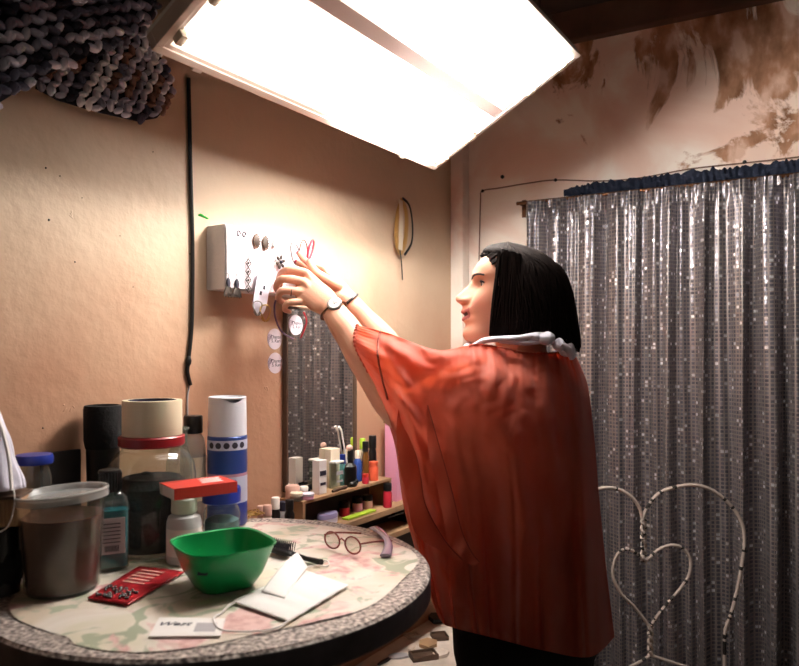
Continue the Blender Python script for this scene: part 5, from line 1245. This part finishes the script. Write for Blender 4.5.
ruf('sleeve_frill', [(428, 405, 1.335), (438, 440, 1.325), (452, 490, 1.31), (462, 530, 1.30), (472, 552, 1.295), (480, 562, 1.29)], .040, 2, (-.5, -.85))
# ------------------------------------------------ scarf
mb = MB()
sp = [P(472, 349, 1.42), P(484, 341, 1.40), P(500, 339, 1.39), P(520, 338, 1.385), P(538, 335, 1.39), P(548, 337, 1.395)]
cs = catmull(sp, 8); mb.tube(cs, [(.009+.002*math.sin(i*.7), .006) for i in range(len(cs))], 12, up=Z)
mb.tube(catmull([P(500, 341, 1.395), P(525, 343, 1.385), P(545, 341, 1.39)], 8), [(.007, .005)]*17, 10, up=Z)
cs = catmull([P(556, 345, 1.40), P(572, 338, 1.46), P(568, 334, 1.56), P(520, 334, 1.62), P(478, 340, 1.56), P(466, 350, 1.46), P(472, 349, 1.42)], 6); mb.tube(cs, .008, 10)
scf = mb.build('scarf', M['lilac'], per)
mb = MB()
def blob(c, r, sd):
    b0 = len(mb.v); mb.ball(c, r, sub=4)
    for i in range(b0, len(mb.v)):
        v = mb.v[i]; d_ = (v-c); mb.v[i] = c+d_*(1+.22*noise.noise(d_*55+V((sd, 0, 0)))+.05*math.sin(d_.x*300))
blob(P(547, 338, 1.385), (.018, .015, .014), 1); blob(P(559, 345, 1.39), (.013, .012, .013), 2); blob(P(568, 350, 1.41), (.017, .013, .014), 5); blob(P(536, 337, 1.385), (.014, .01, .009), 7)
mb.build('scarf_knot', M['lilac'], scf)
mb = MB(); cs = catmull([P(560, 344, 1.385), P(568, 349, 1.39), P(573, 358, 1.40)], 8); mb.tube(cs, [(.011-.0003*i, .007) for i in range(len(cs))], 12); mb.build('scarf_end', M['lilac'], scf)
# ------------------------------------------------ watch, bracelet, ring
ax = (LE-LW).normalized(); wc = LW+ax*.008; side = V((.1, -1, .25)).normalized(); side = (side-ax*side.dot(ax)).normalized(); ot = ax.cross(side)
wt = MB(); wt.tube([wc+side*.0245*math.cos(a)+ot*.031*math.sin(a) for a in [i/40*2*pi for i in range(40)]], [(.0035, .0022)]*40, 8, closed=True); wt = wt.build('watch_band', M['bronze'], per)
dirw = (side*.75-ot*.65 if (side*.75-ot*.65).z > 0 else side*.75+ot*.65).normalized()
fc = wc+side*.020*.8+(dirw-side*dirw.dot(side))*.016; fc = wc+side*.022+ot*(-.006)
WM = Matrix.Identity(4); xx = ax; zz = side; yy = zz.cross(xx)
for i in range(3): WM[i][0], WM[i][1], WM[i][2], WM[i][3] = xx[i], yy[i], zz[i], fc[i]
MB().lathe([(.014, -.003), (.0165, 0), (.0165, .004), (.014, .0065), (.0125, .0068)], 36, WM).build('watch_case', M['metal'], wt)
MB().lathe([(.0125, .0069), (.001, .0071)], 36, WM).build('watch_dial', M['paper'], wt)
MB().box((.002, .002, .0076), (.0012, .009, .0004), WM).box((-.002, 0, .0076), (.006, .001, .0004), WM).build('watch_hands', M['ink'], wt)
ax = (RE_-RW).normalized(); wc = RW+ax*.012; side = V((0, -1, .3)); side = (side-ax*side.dot(ax)).normalized(); ot = ax.cross(side)
MB().tube([wc+side*.025*math.cos(a)+ot*.028*math.sin(a) for a in [i/32*2*pi for i in range(32)]], .0035, 8, closed=True).build('bracelet', M['black'], per)
rp = LF[2][0].lerp(LF[2][1], .55); ra = (LF[2][1]-LF[2][0]).normalized(); s1 = V((0, -1, 0)); s1 = (s1-ra*s1.dot(ra)).normalized(); s2 = ra.cross(s1)
MB().tube([rp+s1*.0098*math.cos(a)+s2*.0098*math.sin(a) for a in [i/20*2*pi for i in range(20)]], .0012, 6, closed=True).build('ring', M['dsilver'], per)
# ------------------------------------------------ hairband held in the fingers
hb = [P(276, 301, 1.585), P(275, 307, 1.595), P(276, 318, 1.605), P(281, 330, 1.61), P(288, 336, 1.62), P(294, 339, 1.625)]
cs = catmull(hb, 8); MB().tube(cs, [(.0022, .0045)]*len(cs), 8, up=V((0, -1, 0))).build('tmp', M['purple'])
o = bpy.data.objects['tmp']; o.name = 'hairband'; tag(o, 'dark purple hairband dangling from the fingers by the foam board', 'hairband')
hb = [P(304, 312, 1.63), P(307, 320, 1.63), P(305, 329, 1.63), P(301, 338, 1.63)]
cs = catmull(hb, 8); o = MB().tube(cs, [(.0022, .0045)]*len(cs), 8, up=V((0, -1, 0))).build('hairband', M['pinkred']); tag(o, 'crimson hairband end hanging below the hand with the watch', 'hairband')
